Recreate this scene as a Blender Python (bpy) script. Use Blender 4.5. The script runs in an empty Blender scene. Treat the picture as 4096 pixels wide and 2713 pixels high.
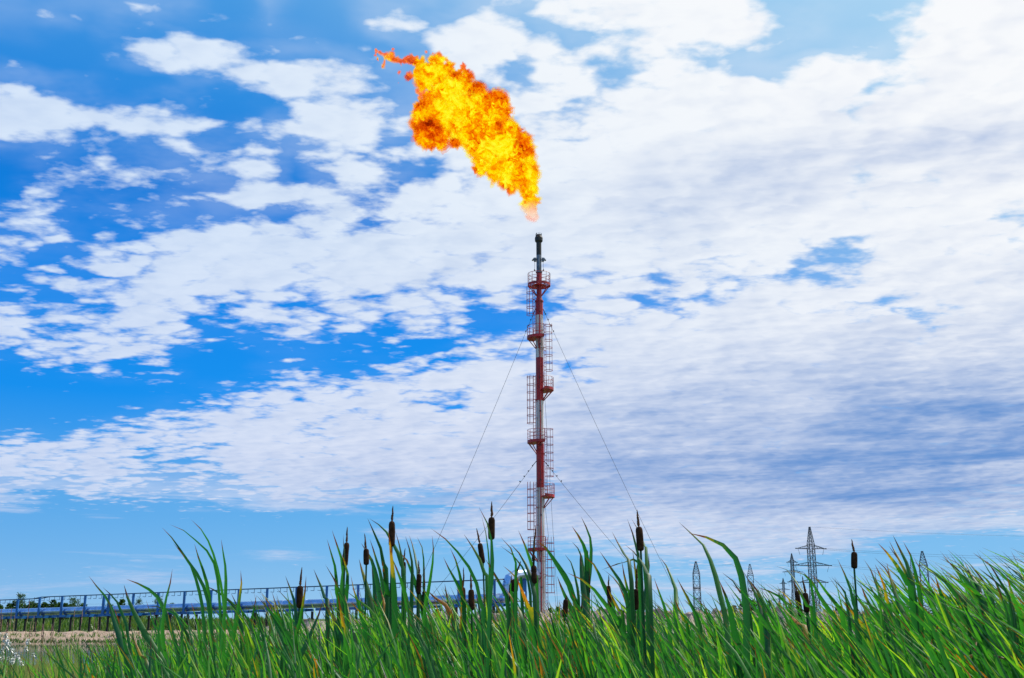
import bpy, bmesh, math, random
import numpy as np
from mathutils import Vector, Matrix, noise as mnoise

random.seed(7); np.random.seed(7)
SC = bpy.context.scene
COL = SC.collection
PI = math.pi
R = math.radians

# ------------------------------------------------------------------ camera
F = 4392.0; W0, H0 = 4096.0, 2713.0; HOR = 2475.0; EYE = 1.7
TH = math.atan((HOR - H0/2)/F)
cd = bpy.data.cameras.new('camera'); cam = bpy.data.objects.new('camera', cd); COL.objects.link(cam)
cam.location = (0, 0, EYE); cam.rotation_euler = (PI/2 + TH, 0, 0)
cd.sensor_width = 36.0; cd.lens = F/W0*36.0; cd.clip_start = 0.05; cd.clip_end = 20000
SC.camera = cam

def P(px, py, D):
    """world point D metres ahead that stands at this place of the photograph"""
    cx = (px - W0/2)/F; cy = (H0/2 - py)/F
    y = math.cos(TH) - cy*math.sin(TH); z = math.sin(TH) + cy*math.cos(TH)
    s = D/y
    return Vector((cx*s, D, EYE + z*s))

# ------------------------------------------------------------------ view, sun
SC.cycles.transparent_max_bounces = 32
SC.view_settings.view_transform = 'Standard'; SC.view_settings.look = 'None'
SC.view_settings.exposure = 0.0; SC.view_settings.gamma = 1.0
SUN_AZ, SUN_EL = R(58), R(50)
sdir = Vector((math.sin(SUN_AZ)*math.cos(SUN_EL), math.cos(SUN_AZ)*math.cos(SUN_EL), math.sin(SUN_EL)))
sl = bpy.data.lights.new('sun', 'SUN'); sl.energy = 4.4; sl.angle = R(0.53); sl.color = (1.0, 0.95, 0.86)
so = bpy.data.objects.new('sun', sl); COL.objects.link(so)
so.rotation_euler = sdir.to_track_quat('Z', 'Y').to_euler()

# ------------------------------------------------------------------ world: blue sky and altocumulus
COVER = """
3233466311 4212455347 5789999987 5432236799
3443431221 1011697888 5357899877 4521157999
1110379986 4421113798 7627875645 2124689999
1102368789 8587255777 3654876462 3999689999
6541001457 7888553676 7786678998 9999599999
9997346401 3788732688 8776899999 9996899999
9999997632 3678875788 8558999999 9999999999
3553455335 8689888888 8877999999 9999999999
1145444786 4358511899 9899999999 9999999999
2655455757 7139768999 9989999999 9996999899
1666445259 9968898778 9899999999 9999999999
6631454347 5786368888 8999999999 8999999976
6756378999 8758999998 9999969999 9899999787
5325667899 9999999989 9997899776 9844999999
5655889899 9999888899 9999998678 6457999999
2267788877 8378887766 5586756678 8799999999
8657888755 8657567655 5488876799 9986567799
9778767525 7866546431 5898999999 9999997999
4567877302 3221121567 7999999999 9999999999
2556456300 4564456789 8668999999 9999999999
0000011025 5667999999 9999999999 9999999999
1000135678 8998876579 9999999999 9999999999
2324788898 9869899999 9999999999 9999999999
7888755779 9989999999 9999999999 9999999999
8778877688 8997999999 9999999999 9999999999
7678774568 9999999999 7799999999 9999999999
5325545544 8766543566 6899799999 9999998776
0000000120 1000014456 8899888888 9999998888
0000000000 1000344555 5455667777 7765432211
0000000000 3320000012 1111344555 5442100000
2223333221 1110000000 1223333333 3211000233
3321100000 0001222222 3333333333 2222333444
2222222222 2222333333 3333333333 3333333333
"""
SHADE = """
11111111000000000000
11111111100000000000
11111111110000000000
11111100000001113454
11111110001123543221
11111111111232110000
11111111111111111111
11111111111111111222
11111111111111111112
11111111111222445666
11111111112344425678
11111112222565667889
22222333356776788887
33333334422222334443
33333332222222222222
33333333333333333333
"""
def parse(t):
    return np.array([[int(c) for c in l.replace(' ', '')] for l in t.strip().splitlines()], float)/9.0
def sample(G, cw, ch, px, py):
    x = min(max(px/cw - .5, 0), G.shape[1]-1.001); y = min(max(py/ch - .5, 0), G.shape[0]-1.001)
    i, j = int(x), int(y); u, v = x-i, y-j
    return (G[j, i]*(1-u)+G[j, i+1]*u)*(1-v) + (G[j+1, i]*(1-u)+G[j+1, i+1]*u)*v
def regrid(G, cw, ch, naz, nel):
    M = np.zeros((nel, naz))
    for j in range(nel):
        el = R(EL0 + (EL1-EL0)*j/(nel-1))
        for i in range(naz):
            az = R(-AZ + 2*AZ*i/(naz-1))
            d = (math.sin(az)*math.cos(el), math.cos(az)*math.cos(el), math.sin(el))
            f = d[1]*math.cos(TH)+d[2]*math.sin(TH); u = -d[1]*math.sin(TH)+d[2]*math.cos(TH)
            M[j, i] = sample(G, cw, ch, W0/2 + F*d[0]/f, H0/2 - F*u/f)
    return M
AZ, EL0, EL1 = 28.0, 0.0, 32.0

world = bpy.data.worlds.new('World'); SC.world = world; world.use_nodes = True
nt = world.node_tree; nt.nodes.clear()
class NB:
    """small node-tree writer"""
    def __init__(s, nt): s.nt = nt
    def n(s, t, **k):
        o = s.nt.nodes.new(t)
        for a, b in k.items(): setattr(o, a, b)
        return o
    def l(s, a, b): s.nt.links.new(a, b)
    def put(s, sock, v):
        if isinstance(v, bpy.types.NodeSocket): s.l(v, sock)
        elif v is not None: sock.default_value = v
    def m(s, op, a, b=None, c=None, clamp=False):
        o = s.n('ShaderNodeMath', operation=op, use_clamp=clamp)
        s.put(o.inputs[0], a); s.put(o.inputs[1], b); s.put(o.inputs[2], c); return o.outputs[0]
    def v(s, op, a, b=None, sc=None):
        o = s.n('ShaderNodeVectorMath', operation=op); s.put(o.inputs[0], a); s.put(o.inputs[1], b)
        if sc is not None: s.put(o.inputs['Scale'], sc)
        return o.outputs['Value'] if op in ('DOT_PRODUCT', 'LENGTH', 'DISTANCE') else o.outputs[0]
    def xyz(s, x, y, z):
        o = s.n('ShaderNodeCombineXYZ'); s.put(o.inputs[0], x); s.put(o.inputs[1], y); s.put(o.inputs[2], z); return o.outputs[0]
    def sep(s, v):
        o = s.n('ShaderNodeSeparateXYZ'); s.put(o.inputs[0], v); return o.outputs
    def noise(s, vec, scale, detail=4, rough=.5, dist=0., w=None, out=0):
        o = s.n('ShaderNodeTexNoise'); 
        if w is not None: o.noise_dimensions = '4D'; o.inputs['W'].default_value = w
        s.put(o.inputs['Vector'], vec); s.put(o.inputs['Scale'], scale); s.put(o.inputs['Detail'], detail)
        s.put(o.inputs['Roughness'], rough); s.put(o.inputs['Distortion'], dist); return o.outputs[out]
    def ss(s, x, a, b, lo=0., hi=1.):
        o = s.n('ShaderNodeMapRange', interpolation_type='SMOOTHSTEP'); s.put(o.inputs[0], x)
        for i, q in enumerate((a, b, lo, hi)): s.put(o.inputs[i+1], q)
        return o.outputs[0]
    def lin(s, x, a, b, lo=0., hi=1.):
        o = s.n('ShaderNodeMapRange'); s.put(o.inputs[0], x)
        for i, q in enumerate((a, b, lo, hi)): s.put(o.inputs[i+1], q)
        return o.outputs[0]
    def ramp(s, x, stops, interp='LINEAR'):
        o = s.n('ShaderNodeValToRGB'); s.put(o.inputs[0], x); r = o.color_ramp; r.interpolation = interp
        while len(r.elements) > 1: r.elements.remove(r.elements[-1])
        for i, (p, c) in enumerate(sorted(stops)):
            if i == 0: e = r.elements[0]; e.position = p
            else: e = r.elements.new(p)
            e.color = (*c, 1) if len(c) == 3 else c
        return o.outputs[0]
    def mix(s, f, a, b, blend='MIX'):
        o = s.n('ShaderNodeMix', data_type='RGBA', blend_type=blend, clamp_factor=True)
        s.put(o.inputs[0], f); s.put(o.inputs[6], a if not isinstance(a, tuple) else (*a, 1)); s.put(o.inputs[7], b if not isinstance(b, tuple) else (*b, 1))
        return o.outputs[2]
def lin3(r, g, b):
    f = lambda c: (c/255/12.92) if c/255 <= .04045 else ((c/255+.055)/1.055)**2.4
    return (f(r), f(g), f(b))
N = NB(nt)
def chart(M, ax, ey):
    """value of a table of rows (elevation) and columns (bearing), as curve nodes"""
    nel, naz = M.shape; tot = None
    for k in range(0, nel, 3):
        cs = []
        for which in (0, 1):
            c = N.n('ShaderNodeRGBCurve'); mp = c.mapping
            for q in range(3):
                cu = mp.curves[q]; r = k+q
                if which == 0:
                    pts = [(i/(naz-1), float(M[r, i]) if r < nel else 0.) for i in range(naz)]
                else:
                    h = 1/(nel-1); pts = []
                    if r < nel:
                        if r > 1: pts.append((0., 0.))
                        if r > 0: pts.append(((r-1)*h, 0.))
                        pts.append((r*h, 1.))
                        if r < nel-1: pts.append(((r+1)*h, 0.))
                        if r < nel-2: pts.append((1., 0.))
                    else: pts = [(0., 0.), (1., 0.)]
                while len(cu.points) < len(pts): cu.points.new(.5, .5)
                for p_, xy in zip(cu.points, pts): p_.location = xy; p_.handle_type = 'VECTOR'
                # points sort themselves by x; write again in order
                for p_, xy in zip(sorted(cu.points, key=lambda a: a.location[0]), sorted(pts)): p_.location = xy
            mp.update()
            N.l(ax if which == 0 else ey, c.inputs['Color']); cs.append(c.outputs[0])
        d = N.v('DOT_PRODUCT', cs[0], cs[1])
        tot = d if tot is None else N.m('ADD', tot, d)
    return tot

tc = N.n('ShaderNodeTexCoord'); D_ = N.v('NORMALIZE', tc.outputs['Generated'])
dx, dy, dz = N.sep(D_)
zc = N.m('MAXIMUM', dz, 0.0)
inv = N.m('DIVIDE', 1.0, N.m('ADD', zc, 0.11))
pl = N.xyz(N.m('MULTIPLY', dx, inv), N.m('MULTIPLY', dy, inv), 0.0)       # point of the cloud deck this direction meets
az = N.m('MULTIPLY', N.m('ARCTAN2', dx, dy), 180/PI)
el = N.m('MULTIPLY', N.m('ARCSINE', dz), 180/PI)
# edges of the cloud fields are torn by large eddies
wv = N.v('SUBTRACT', N.noise(pl, 4.5, 4, .6, out=1), (.5, .5, .5)); wx, wy, _w = N.sep(wv)
azw = N.m('MULTIPLY_ADD', wx, 3.2, az)
elw = N.m('ADD', el, N.m('MULTIPLY', wy, N.lin(el, 2, 20, .8, 2.2)))
ax = N.lin(azw, -AZ, AZ); ey = N.lin(elw, EL0, EL1)
cover = chart(regrid(parse(COVER), 102.4, 75.7, 57, 33), ax, ey)
shade = chart(regrid(parse(SHADE), 204.8, 155., 29, 18), ax, ey)
plw = N.v('MULTIPLY', pl, (1.0, 1.25, 1.0))
n1 = N.noise(plw, 8.5, 9, .58, .15)
r0 = N.noise(plw, 5.5, 4, .5, .1)
# a second look a little towards the sun: bright rims, soft bodies
so_ = (math.sin(SUN_AZ)*.035, math.cos(SUN_AZ)*.035, 0)
n1s = N.noise(N.v('ADD', plw, so_), 5.5, 4, .5, .1)
n2 = N.noise(plw, 2.3, 5, .6)
n3 = N.noise(plw, 26.0, 5, .65, .3)
# cloudlets: rounded cells with gaps between them
cellp = N.v('ADD', plw, N.v('SCALE', N.v('SUBTRACT', N.noise(plw, 9., 3, .6, out=1), (.5, .5, .5)), None, .17))
def cells(p):
    vo = N.n('ShaderNodeTexVoronoi', feature='SMOOTH_F1'); N.l(p, vo.inputs['Vector']); vo.inputs['Scale'].default_value = 13.; vo.inputs['Smoothness'].default_value = .35
    return N.m('SUBTRACT', .47, vo.outputs['Distance'])
cell = cells(cellp); cell_s = cells(N.v('ADD', cellp, (so_[0]*.6, so_[1]*.6, 0)))
nn = N.m('ADD', N.m('MULTIPLY', N.m('SUBTRACT', n1, .5), 2.1), N.m('MULTIPLY', N.m('SUBTRACT', n3, .5), .55))
dens = N.m('ADD', cover, N.m('MULTIPLY', nn, N.lin(cover, .85, 1.0, .56, .42)))
dens = N.m('ADD', dens, N.m('MULTIPLY', cell, N.lin(cover, .75, 1.05, .66, .40)))
thin = N.ss(dens, .38, .86)
veil = N.m('MULTIPLY', N.ss(cover, .12, .5), N.m('MULTIPLY', N.ss(n2, .35, .65), N.ss(el, 16, 23, .04, .28)))
alpha = N.m('MAXIMUM', thin, veil)
# long flat streaks low over the horizon
stk = N.noise(N.xyz(N.m('MULTIPLY', azw, .085), N.m('MULTIPLY', el, 1.15), 8.), 1., 6, .62, .35)
dlow = N.m('ADD', N.m('MULTIPLY', cover, .95), N.m('MULTIPLY', N.m('SUBTRACT', stk, .5), 1.9))
low = N.m('MULTIPLY', N.ss(dlow, .20, .62), N.m('MULTIPLY', N.ss(el, 8.0, 5.0), .86))
alpha = N.m('MAXIMUM', alpha, low)
relief = N.m('ADD', N.m('MULTIPLY', N.m('SUBTRACT', n1s, r0), 2.2), N.m('MULTIPLY', N.m('SUBTRACT', cell_s, cell), .9))
stre = N.noise(N.xyz(N.m('MULTIPLY', az, .10), N.m('MULTIPLY', el, .75), 3.), 1., 5, .6, .4)
sh = N.m('ADD', N.m('MULTIPLY', shade, N.m('MULTIPLY_ADD', N.m('SUBTRACT', stre, .5), 2.0, 1.16)), N.m('ADD', N.m('MULTIPLY', relief, .40), N.m('MULTIPLY', N.m('SUBTRACT', n2, .5), N.m('MULTIPLY_ADD', shade, 1.0, .25))))
sh = N.m('ADD', sh, N.m('MULTIPLY', N.ss(dens, .55, 1.2), .05))
sh = N.m('MAXIMUM', sh, 0.0)
white_e = N.ramp(N.lin(el, 0, 32), [(0.0, lin3(214, 226, 246)), (.25, lin3(226, 232, 248)), (.6, lin3(228, 239, 252)), (1.0, lin3(236, 246, 254))])
# clouds nearer to the sun are brighter
sd = N.v('DOT_PRODUCT', D_, tuple(sdir))
white = N.mix(N.ss(sd, .45, .86), white_e, (0.98, 0.99, 1.0))
ccol = N.mix(N.ss(sh, -.22, 1.50), white, lin3(98, 146, 210))
ccol = N.mix(N.m('MULTIPLY', N.ss(azw, 6, -26), .22), ccol, lin3(158, 198, 250))
blue_e = N.ramp(N.lin(el, 0, 32), [(0.0, lin3(158, 205, 240)), (.10, lin3(120, 188, 240)), (.2, lin3(84, 172, 238)), (.34, lin3(6, 148, 244)), (.50, lin3(0, 138, 238)), (.66, lin3(0, 124, 220)), (.80, lin3(44, 142, 226)), (1.0, lin3(76, 160, 228))])
blue = N.mix(N.ss(sd, .50, .90), blue_e, lin3(170, 214, 244))
blue = N.mix(N.m('MULTIPLY', N.ss(az, 2, -27), .35), blue, N.mix(.5, blue, lin3(0, 118, 218)))
nish = N.n('ShaderNodeTexSky', sky_type='NISHITA'); nish.sun_disc = False
nish.sun_elevation = SUN_EL; nish.sun_rotation = SUN_AZ
skyc = N.mix(.03, N.v('SCALE', blue, None, 10.0), nish.outputs[0])
full = N.mix(alpha, skyc, N.v('SCALE', ccol, None, 10.0))
ground_c = (0.6, 0.8, 0.45)
full = N.mix(N.ss(dz, -.01, -.04), full, ground_c)
bg = N.n('ShaderNodeBackground'); N.l(full, bg.inputs[0]); bg.inputs[1].default_value = 0.1
ow = N.n('ShaderNodeOutputWorld'); N.l(bg.outputs[0], ow.inputs[0])

# ------------------------------------------------------------------ helpers
class MB:
    """collects polygons for ONE mesh object"""
    def __init__(s): s.v = []; s.f = []; s.a = {}
    def add(s, vs, fs, **at):
        o = len(s.v); s.v.extend([tuple(q) for q in vs]); s.f.extend([tuple(i+o for i in f) for f in fs])
        for k in set(list(s.a)+list(at)):
            s.a.setdefault(k, [0.0]*o)
            val = at.get(k, 0.0); s.a[k].extend(val if isinstance(val, (list, tuple)) else [val]*len(vs))
        return s
    def box(s, c, sx, sy, sz, rot=None):
        vs = [Vector((x*sx/2, y*sy/2, z*sz/2)) for x in (-1, 1) for y in (-1, 1) for z in (-1, 1)]
        if rot is not None: vs = [rot @ v for v in vs]
        c = Vector(c)
        return s.add([v+c for v in vs], [(0, 1, 3, 2), (4, 6, 7, 5), (0, 4, 5, 1), (2, 3, 7, 6), (0, 2, 6, 4), (1, 5, 7, 3)])
    def bar(s, a, b, w, w2=None, up=(0, 0, 1)):
        a = Vector(a); b = Vector(b); d = (b-a); L = d.length
        if L < 1e-6: return s
        d.normalize(); u = Vector(up)
        if abs(d.dot(u)) > .98: u = Vector((1, 0, 0))
        x = d.cross(u).normalized(); y = x.cross(d); w2 = w if w2 is None else w2
        vs = [p + x*i*w/2 + y*j*w2/2 for p in (a, b) for i, j in ((-1, -1), (1, -1), (1, 1), (-1, 1))]
        return s.add(vs, [(0, 1, 2, 3), (7, 6, 5, 4), (0, 4, 5, 1), (1, 5, 6, 2), (2, 6, 7, 3), (3, 7, 4, 0)])
    def tube(s, pts, rad, n=8, caps=True, **at):
        pts = [Vector(p) for p in pts]; m = len(pts)
        rad = rad if isinstance(rad, (list, tuple)) else [rad]*m
        vs = []; fs = []; x = None
        for i, p in enumerate(pts):
            d = (pts[min(i+1, m-1)] - pts[max(i-1, 0)])
            d = d.normalized() if d.length > 1e-9 else Vector((0, 0, 1))
            if x is None:
                u = Vector((0, 0, 1)) if abs(d.z) < .9 else Vector((1, 0, 0)); x = d.cross(u).normalized()
            x = (x - d*x.dot(d)).normalized(); y = d.cross(x)
            for k in range(n):
                t = 2*PI*k/n; vs.append(p + (x*math.cos(t)+y*math.sin(t))*rad[i])
        for i in range(m-1):
            for k in range(n):
                a = i*n+k; b = i*n+(k+1) % n; fs.append((a, b, b+n, a+n))
        if caps: fs.append(tuple(range(n-1, -1, -1))); fs.append(tuple(range((m-1)*n, m*n)))
        return s.add(vs, fs, **at)
    def build(s, name, mat, parent=None, origin=(0, 0, 0), smooth=False):
        o = Vector(origin); me = bpy.data.meshes.new(name)
        me.from_pydata([(v[0]-o.x, v[1]-o.y, v[2]-o.z) for v in s.v], [], s.f)
        for k, val in s.a.items():
            at = me.attributes.new(k, 'FLOAT', 'POINT'); at.data.foreach_set('value', val)
        me.materials.append(mat)
        if smooth: me.polygons.foreach_set('use_smooth', [True]*len(me.polygons))
        me.update()
        ob = bpy.data.objects.new(name, me); COL.objects.link(ob)
        if parent is not None: ob.parent = parent
        else: ob.location = o
        return ob
def thing(name, label, cat, loc=(0, 0, 0), rz=0, group=None):
    o = bpy.data.objects.new(name, None); COL.objects.link(o); o.location = loc; o.rotation_euler = (0, 0, rz)
    o.empty_display_size = .2
    return tag(o, label, cat, group)
def tag(o, label=None, cat=None, group=None, kind=None):
    for k, v in (('label', label), ('category', cat), ('group', group), ('kind', kind)):
        if v is not None: o[k] = v
    return o
def dup(root, loc, rz=0, sc=1.0, label=None):
    r = root.copy(); COL.objects.link(r); r.location = loc; r.rotation_euler = (0, 0, rz); r.scale = (sc, sc, sc)
    if label: r['label'] = label
    for ch in list(root.children):
        c = ch.copy(); COL.objects.link(c); c.parent = r
        for g in list(ch.children):
            d = g.copy(); COL.objects.link(d); d.parent = c
    return r

def mat(name, base, rough=.6, metal=0., spec=.5, var=0.0, scale=3., bump=0., dark=None, stretch=None):
    m = bpy.data.materials.new(name); m.use_nodes = True; t = m.node_tree; b = t.nodes['Principled BSDF']; n = NB(t)
    b.inputs['Roughness'].default_value = rough; b.inputs['Metallic'].default_value = metal
    b.inputs['Specular IOR Level'].default_value = spec
    tcn = n.n('ShaderNodeTexCoord')
    if var > 0:
        nz = n.noise(n.v('MULTIPLY', tcn.outputs['Object'], stretch) if stretch else tcn.outputs['Object'], scale, 5, .6)
        dk = dark if dark else tuple(c*(1-var) for c in base)
        n.l(n.mix(n.ss(nz, .38, .62), dk, base), b.inputs['Base Color'])
    else: b.inputs['Base Color'].default_value = (*base, 1)
    if bump > 0:
        nz = n.noise(tcn.outputs['Object'], scale*3, 5, .6); bp = n.n('ShaderNodeBump'); bp.inputs['Strength'].default_value = bump
        n.l(nz, bp.inputs['Height']); n.l(bp.outputs[0], b.inputs['Normal'])
    return m

M_red = mat('red_paint', (0.50, 0.016, 0.018), .45, scale=2.2, var=.5, stretch=(2.2, 2.2, .16), dark=(0.22, 0.012, 0.012))
M_white = mat('white_paint', (0.66, 0.66, 0.68), .45, scale=2.0, var=.4, stretch=(2.2, 2.2, .16), dark=(0.40, 0.33, 0.29))
M_black = mat('scorched_steel', (0.016, 0.018, 0.018), .55, var=.4, scale=2)
M_steel = mat('grey_steel', (0.16, 0.19, 0.22), .4, .6, var=.5, scale=2.4)
M_dark = mat('dark_metal', (0.03, 0.032, 0.036), .5, .3)
M_cable = mat('steel_cable', (0.07, 0.085, 0.10), .5, .4)
M_blue = mat('blue_paint', (0.008, 0.13, 0.42), .4, var=.3, scale=.8)
M_rail = mat('blue_rail_paint', (0.012, 0.06, 0.14), .5, var=.3, scale=.8)
M_pile = mat('tarred_pile', (0.012, 0.012, 0.014), .7, var=.3)
M_pylon = mat('galvanised_lattice', (0.065, 0.075, 0.09), .6, .3)
M_head = mat('cattail_velvet', (0.055, 0.027, 0.015), .95, spec=.1, var=.5, scale=60, bump=.5)
M_spike = mat('cattail_spike', (0.16, 0.075, 0.035), .9, spec=.1, var=.55, scale=90, bump=.6)
M_cotton = mat('cotton_tuft', (0.82, 0.82, 0.80), .95, spec=.1)
M_seed = mat('dry_seed_head', (0.60, 0.38, 0.31), .9, spec=.1, var=.4, scale=20)
M_bark = mat('bark', (0.10, 0.075, 0.055), .9, var=.4, scale=8)

def pipe_material():
    m = bpy.data.materials.new('insulated_pipe_cladding'); m.use_nodes = True; t = m.node_tree; b = t.nodes['Principled BSDF']; n = NB(t)
    b.inputs['Metallic'].default_value = .92; b.inputs['Roughness'].default_value = .24
    tcn = n.n('ShaderNodeTexCoord'); nz = n.noise(tcn.outputs['Object'], 1.2, 5, .6)
    n.l(n.mix(n.ss(nz, .35, .65), (.26, .40, .62), (.46, .58, .78)), b.inputs['Base Color'])
    bp = n.n('ShaderNodeBump'); bp.inputs['Strength'].default_value = .25; n.l(n.noise(tcn.outputs['Object'], 2.5, 3, .5), bp.inputs['Height']); n.l(bp.outputs[0], b.inputs['Normal'])
    return m
M_pipe = pipe_material()

def leaf_material(name, ramp, tipc=(0.13, 0.035, 0.02), tip_at=.05, trans=.42, yellow=(0.32, 0.24, 0.02)):
    m = bpy.data.materials.new(name); m.use_nodes = True; t = m.node_tree; n = NB(t)
    t.nodes.clear(); out = n.n('ShaderNodeOutputMaterial'); pb = n.n('ShaderNodeBsdfPrincipled')
    def at(k): a = n.n('ShaderNodeAttribute'); a.attribute_name = k; return a.outputs['Fac']
    tint, along, dry = at('tint'), at('along'), at('dry')
    tcn = n.n('ShaderNodeTexCoord')
    streak = n.noise(n.v('MULTIPLY', tcn.outputs['Object'], (60, 60, 4)), 1, 4, .6)
    c = n.ramp(n.m('ADD', tint, n.m('MULTIPLY', n.m('SUBTRACT', streak, .5), .3)), ramp)
    # the tops of ageing leaves turn yellow, orange, then brown
    pt = n.m('ADD', along, n.m('MULTIPLY', n.m('SUBTRACT', streak, .5), .12))
    d2 = n.m('MULTIPLY', dry, dry)
    yl = n.m('MULTIPLY', n.ss(n.m('SUBTRACT', pt, n.m('MULTIPLY', d2, .22)), .05, .0), n.ss(dry, .03, .3))
    c = n.mix(yl, c, yellow)
    orr = n.m('MULTIPLY', n.ss(n.m('SUBTRACT', pt, n.m('MULTIPLY', d2, .14)), .04, .0), n.ss(dry, .3, .75))
    c = n.mix(orr, c, (0.42, 0.15, 0.02))
    c = n.mix(n.ss(pt, tip_at, tip_at*.35), c, tipc)
    n.l(c, pb.inputs['Base Color']); pb.inputs['Roughness'].default_value = .45; pb.inputs['Specular IOR Level'].default_value = .4
    tr = n.n('ShaderNodeBsdfTranslucent')
    n.l(n.mix(1.0, c, (1.7, 1.8, .55), 'MULTIPLY'), tr.inputs[0])
    mx = n.n('ShaderNodeMixShader'); mx.inputs[0].default_value = trans
    n.l(pb.outputs[0], mx.inputs[1]); n.l(tr.outputs[0], mx.inputs[2]); n.l(mx.outputs[0], out.inputs[0])
    return m
GR = [(0.0, (0.010, 0.080, 0.034)), (.35, (0.015, 0.115, 0.032)), (.62, (0.030, 0.175, 0.030)), (.85, (0.085, 0.285, 0.028)), (1.0, (0.20, 0.38, 0.04))]
M_leaf = leaf_material('cattail_leaf', GR)
M_reed = leaf_material('reed_leaf', [(p, (c[0]*1.45, c[1]*1.22, c[2]*1.05)) for p, c in GR], tip_at=.03)
M_straw = leaf_material('dry_grass', [(0, (0.42, 0.33, 0.19)), (.5, (0.34, 0.32, 0.13)), (1, (0.20, 0.32, 0.07))], trans=.35, tip_at=.0)
M_crown = leaf_material('tree_leaves', [(0, (0.018, 0.055, 0.020)), (.5, (0.035, 0.095, 0.028)), (1, (0.075, 0.15, 0.035))], trans=.3, tip_at=0.0)
M_bush = leaf_material('undergrowth_leaves', [(0, (0.035, 0.085, 0.022)), (.5, (0.07, 0.15, 0.03)), (1, (0.15, 0.22, 0.05))], trans=.3, tip_at=0.0)

# ------------------------------------------------------------------ ground, pond, banks
def ground_mat():
    m = bpy.data.materials.new('marsh_ground'); m.use_nodes = True; t = m.node_tree; b = t.nodes['Principled BSDF']; n = NB(t)
    g = n.n('ShaderNodeNewGeometry').outputs['Position']
    a = n.noise(g, .05, 6, .6); c = n.noise(g, 1.3, 6, .65)
    col = n.mix(n.ss(a, .4, .6), (0.06, 0.10, 0.025), (0.11, 0.14, 0.045))
    col = n.mix(n.ss(c, .5, .75), col, (0.20, 0.17, 0.10))
    n.l(col, b.inputs['Base Color']); b.inputs['Roughness'].default_value = .95
    return m
def sand_mat(name, a, b_, c_):
    m = bpy.data.materials.new(name); m.use_nodes = True; t = m.node_tree; b = t.nodes['Principled BSDF']; n = NB(t)
    g = n.n('ShaderNodeNewGeometry').outputs['Position']
    col = n.mix(n.ss(n.noise(g, .8, 6, .65), .35, .65), a, b_)
    col = n.mix(n.ss(n.noise(g, 4., 6, .7), .52, .66), col, c_)
    n.l(col, b.inputs['Base Color']); b.inputs['Roughness'].default_value = .95
    bp = n.n('ShaderNodeBump'); bp.inputs['Strength'].default_value = .8; bp.inputs['Distance'].default_value = .1
    n.l(n.noise(g, 5, 6, .7), bp.inputs['Height']); n.l(bp.outputs[0], b.inputs['Normal'])
    return m
g = MB(); S = 9000; g.add([(-S, -200, 0), (S, -200, 0), (S, S, 0), (-S, S, 0)], [(0, 1, 2, 3)])
tag(g.build('ground', ground_mat()), kind='structure')
def water_mat():
    m = bpy.data.materials.new('pond_water'); m.use_nodes = True; t = m.node_tree; b = t.nodes['Principled BSDF']; n = NB(t)
    b.inputs['Base Color'].default_value = (.01, .025, .035, 1); b.inputs['Roughness'].default_value = .06
    g_ = n.n('ShaderNodeNewGeometry').outputs['Position']; bp = n.n('ShaderNodeBump'); bp.inputs['Strength'].default_value = .35
    n.l(n.noise(n.v('MULTIPLY', g_, (2, 5, 1)), 1, 4, .6), bp.inputs['Height']); n.l(bp.outputs[0], b.inputs['Normal'])
    return m
w = MB(); pts = []
for k in range(40):
    t = 2*PI*k/40; rr = 1+.10*math.sin(3*t+1)+.05*math.sin(7*t)
    pts.append((-22+26*math.cos(t)*rr, 62+19*math.sin(t)*rr, .012))
w.add(pts, [tuple(range(40))]); tag(w.build('pond', water_mat()), kind='structure')

def heap(name, x0, x1, y0, y1, prof, nx, ny, m, rough, label, cat, seed):
    b = MB(); vs = []
    for j in range(ny+1):
        for i in range(nx+1):
            u, v = i/nx, j/ny; x = x0+(x1-x0)*u; y = y0+(y1-y0)*v
            h = prof(u)*(math.sin(PI*min(1, v*1.0))**.6)*min(1, u*12, (1-u)*12)
            q = Vector((x*.6+seed, y*.6, 0)); 
            h += rough*h*(mnoise.fractal(q, 1.0, 2.0, 5)*.9 + mnoise.fractal(q*4, 1.0, 2.0, 3)*.35)
            vs.append((x, y+mnoise.noise(q*1.3)*.8, max(h, -.02)-.01))
    fs = [(j*(nx+1)+i, j*(nx+1)+i+1, (j+1)*(nx+1)+i+1, (j+1)*(nx+1)+i) for j in range(ny) for i in range(nx)]
    b.add(vs, fs)
    return tag(b.build(name, m), label, cat)
M_sand = sand_mat('bank_sand', (0.42, 0.30, 0.22), (0.34, 0.24, 0.17), (0.20, 0.14, 0.09))
M_rub = sand_mat('clay_rubble', (0.40, 0.32, 0.27), (0.28, 0.22, 0.18), (0.12, 0.09, 0.075))
o = heap('sand_bank', -62, -14, 81, 93, lambda u: .68+.4*max(0, u-.55), 150, 24, M_sand, .28, 'pale pinkish sand bank between the pond and the blue pipe rack', 'sand bank', 3); o['kind'] = 'structure'
o = heap('rubble_bank', -22, 33, 79, 91, lambda u: 1.15+.85*min(1, u*2.2), 260, 40, M_rub, .42, 'long heap of dug clay and rubble in front of the stack foot', 'rubble bank', 9); o['kind'] = 'structure'

# leafy tufts used for undergrowth and tree crowns
def leafquad(mb, p, d, l, wd, tint):
    d = d.normalized(); u = Vector((random.uniform(-1, 1), random.uniform(-1, 1), random.uniform(-1, 1)))
    x = d.cross(u)
    if x.length < 1e-4: return
    x = x.normalized()*wd/2
    mb.add([p, p+d*l*.5+x, p+d*l, p+d*l*.5-x], [(0, 1, 2, 3)], tint=tint, along=.5, dry=0.)

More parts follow.
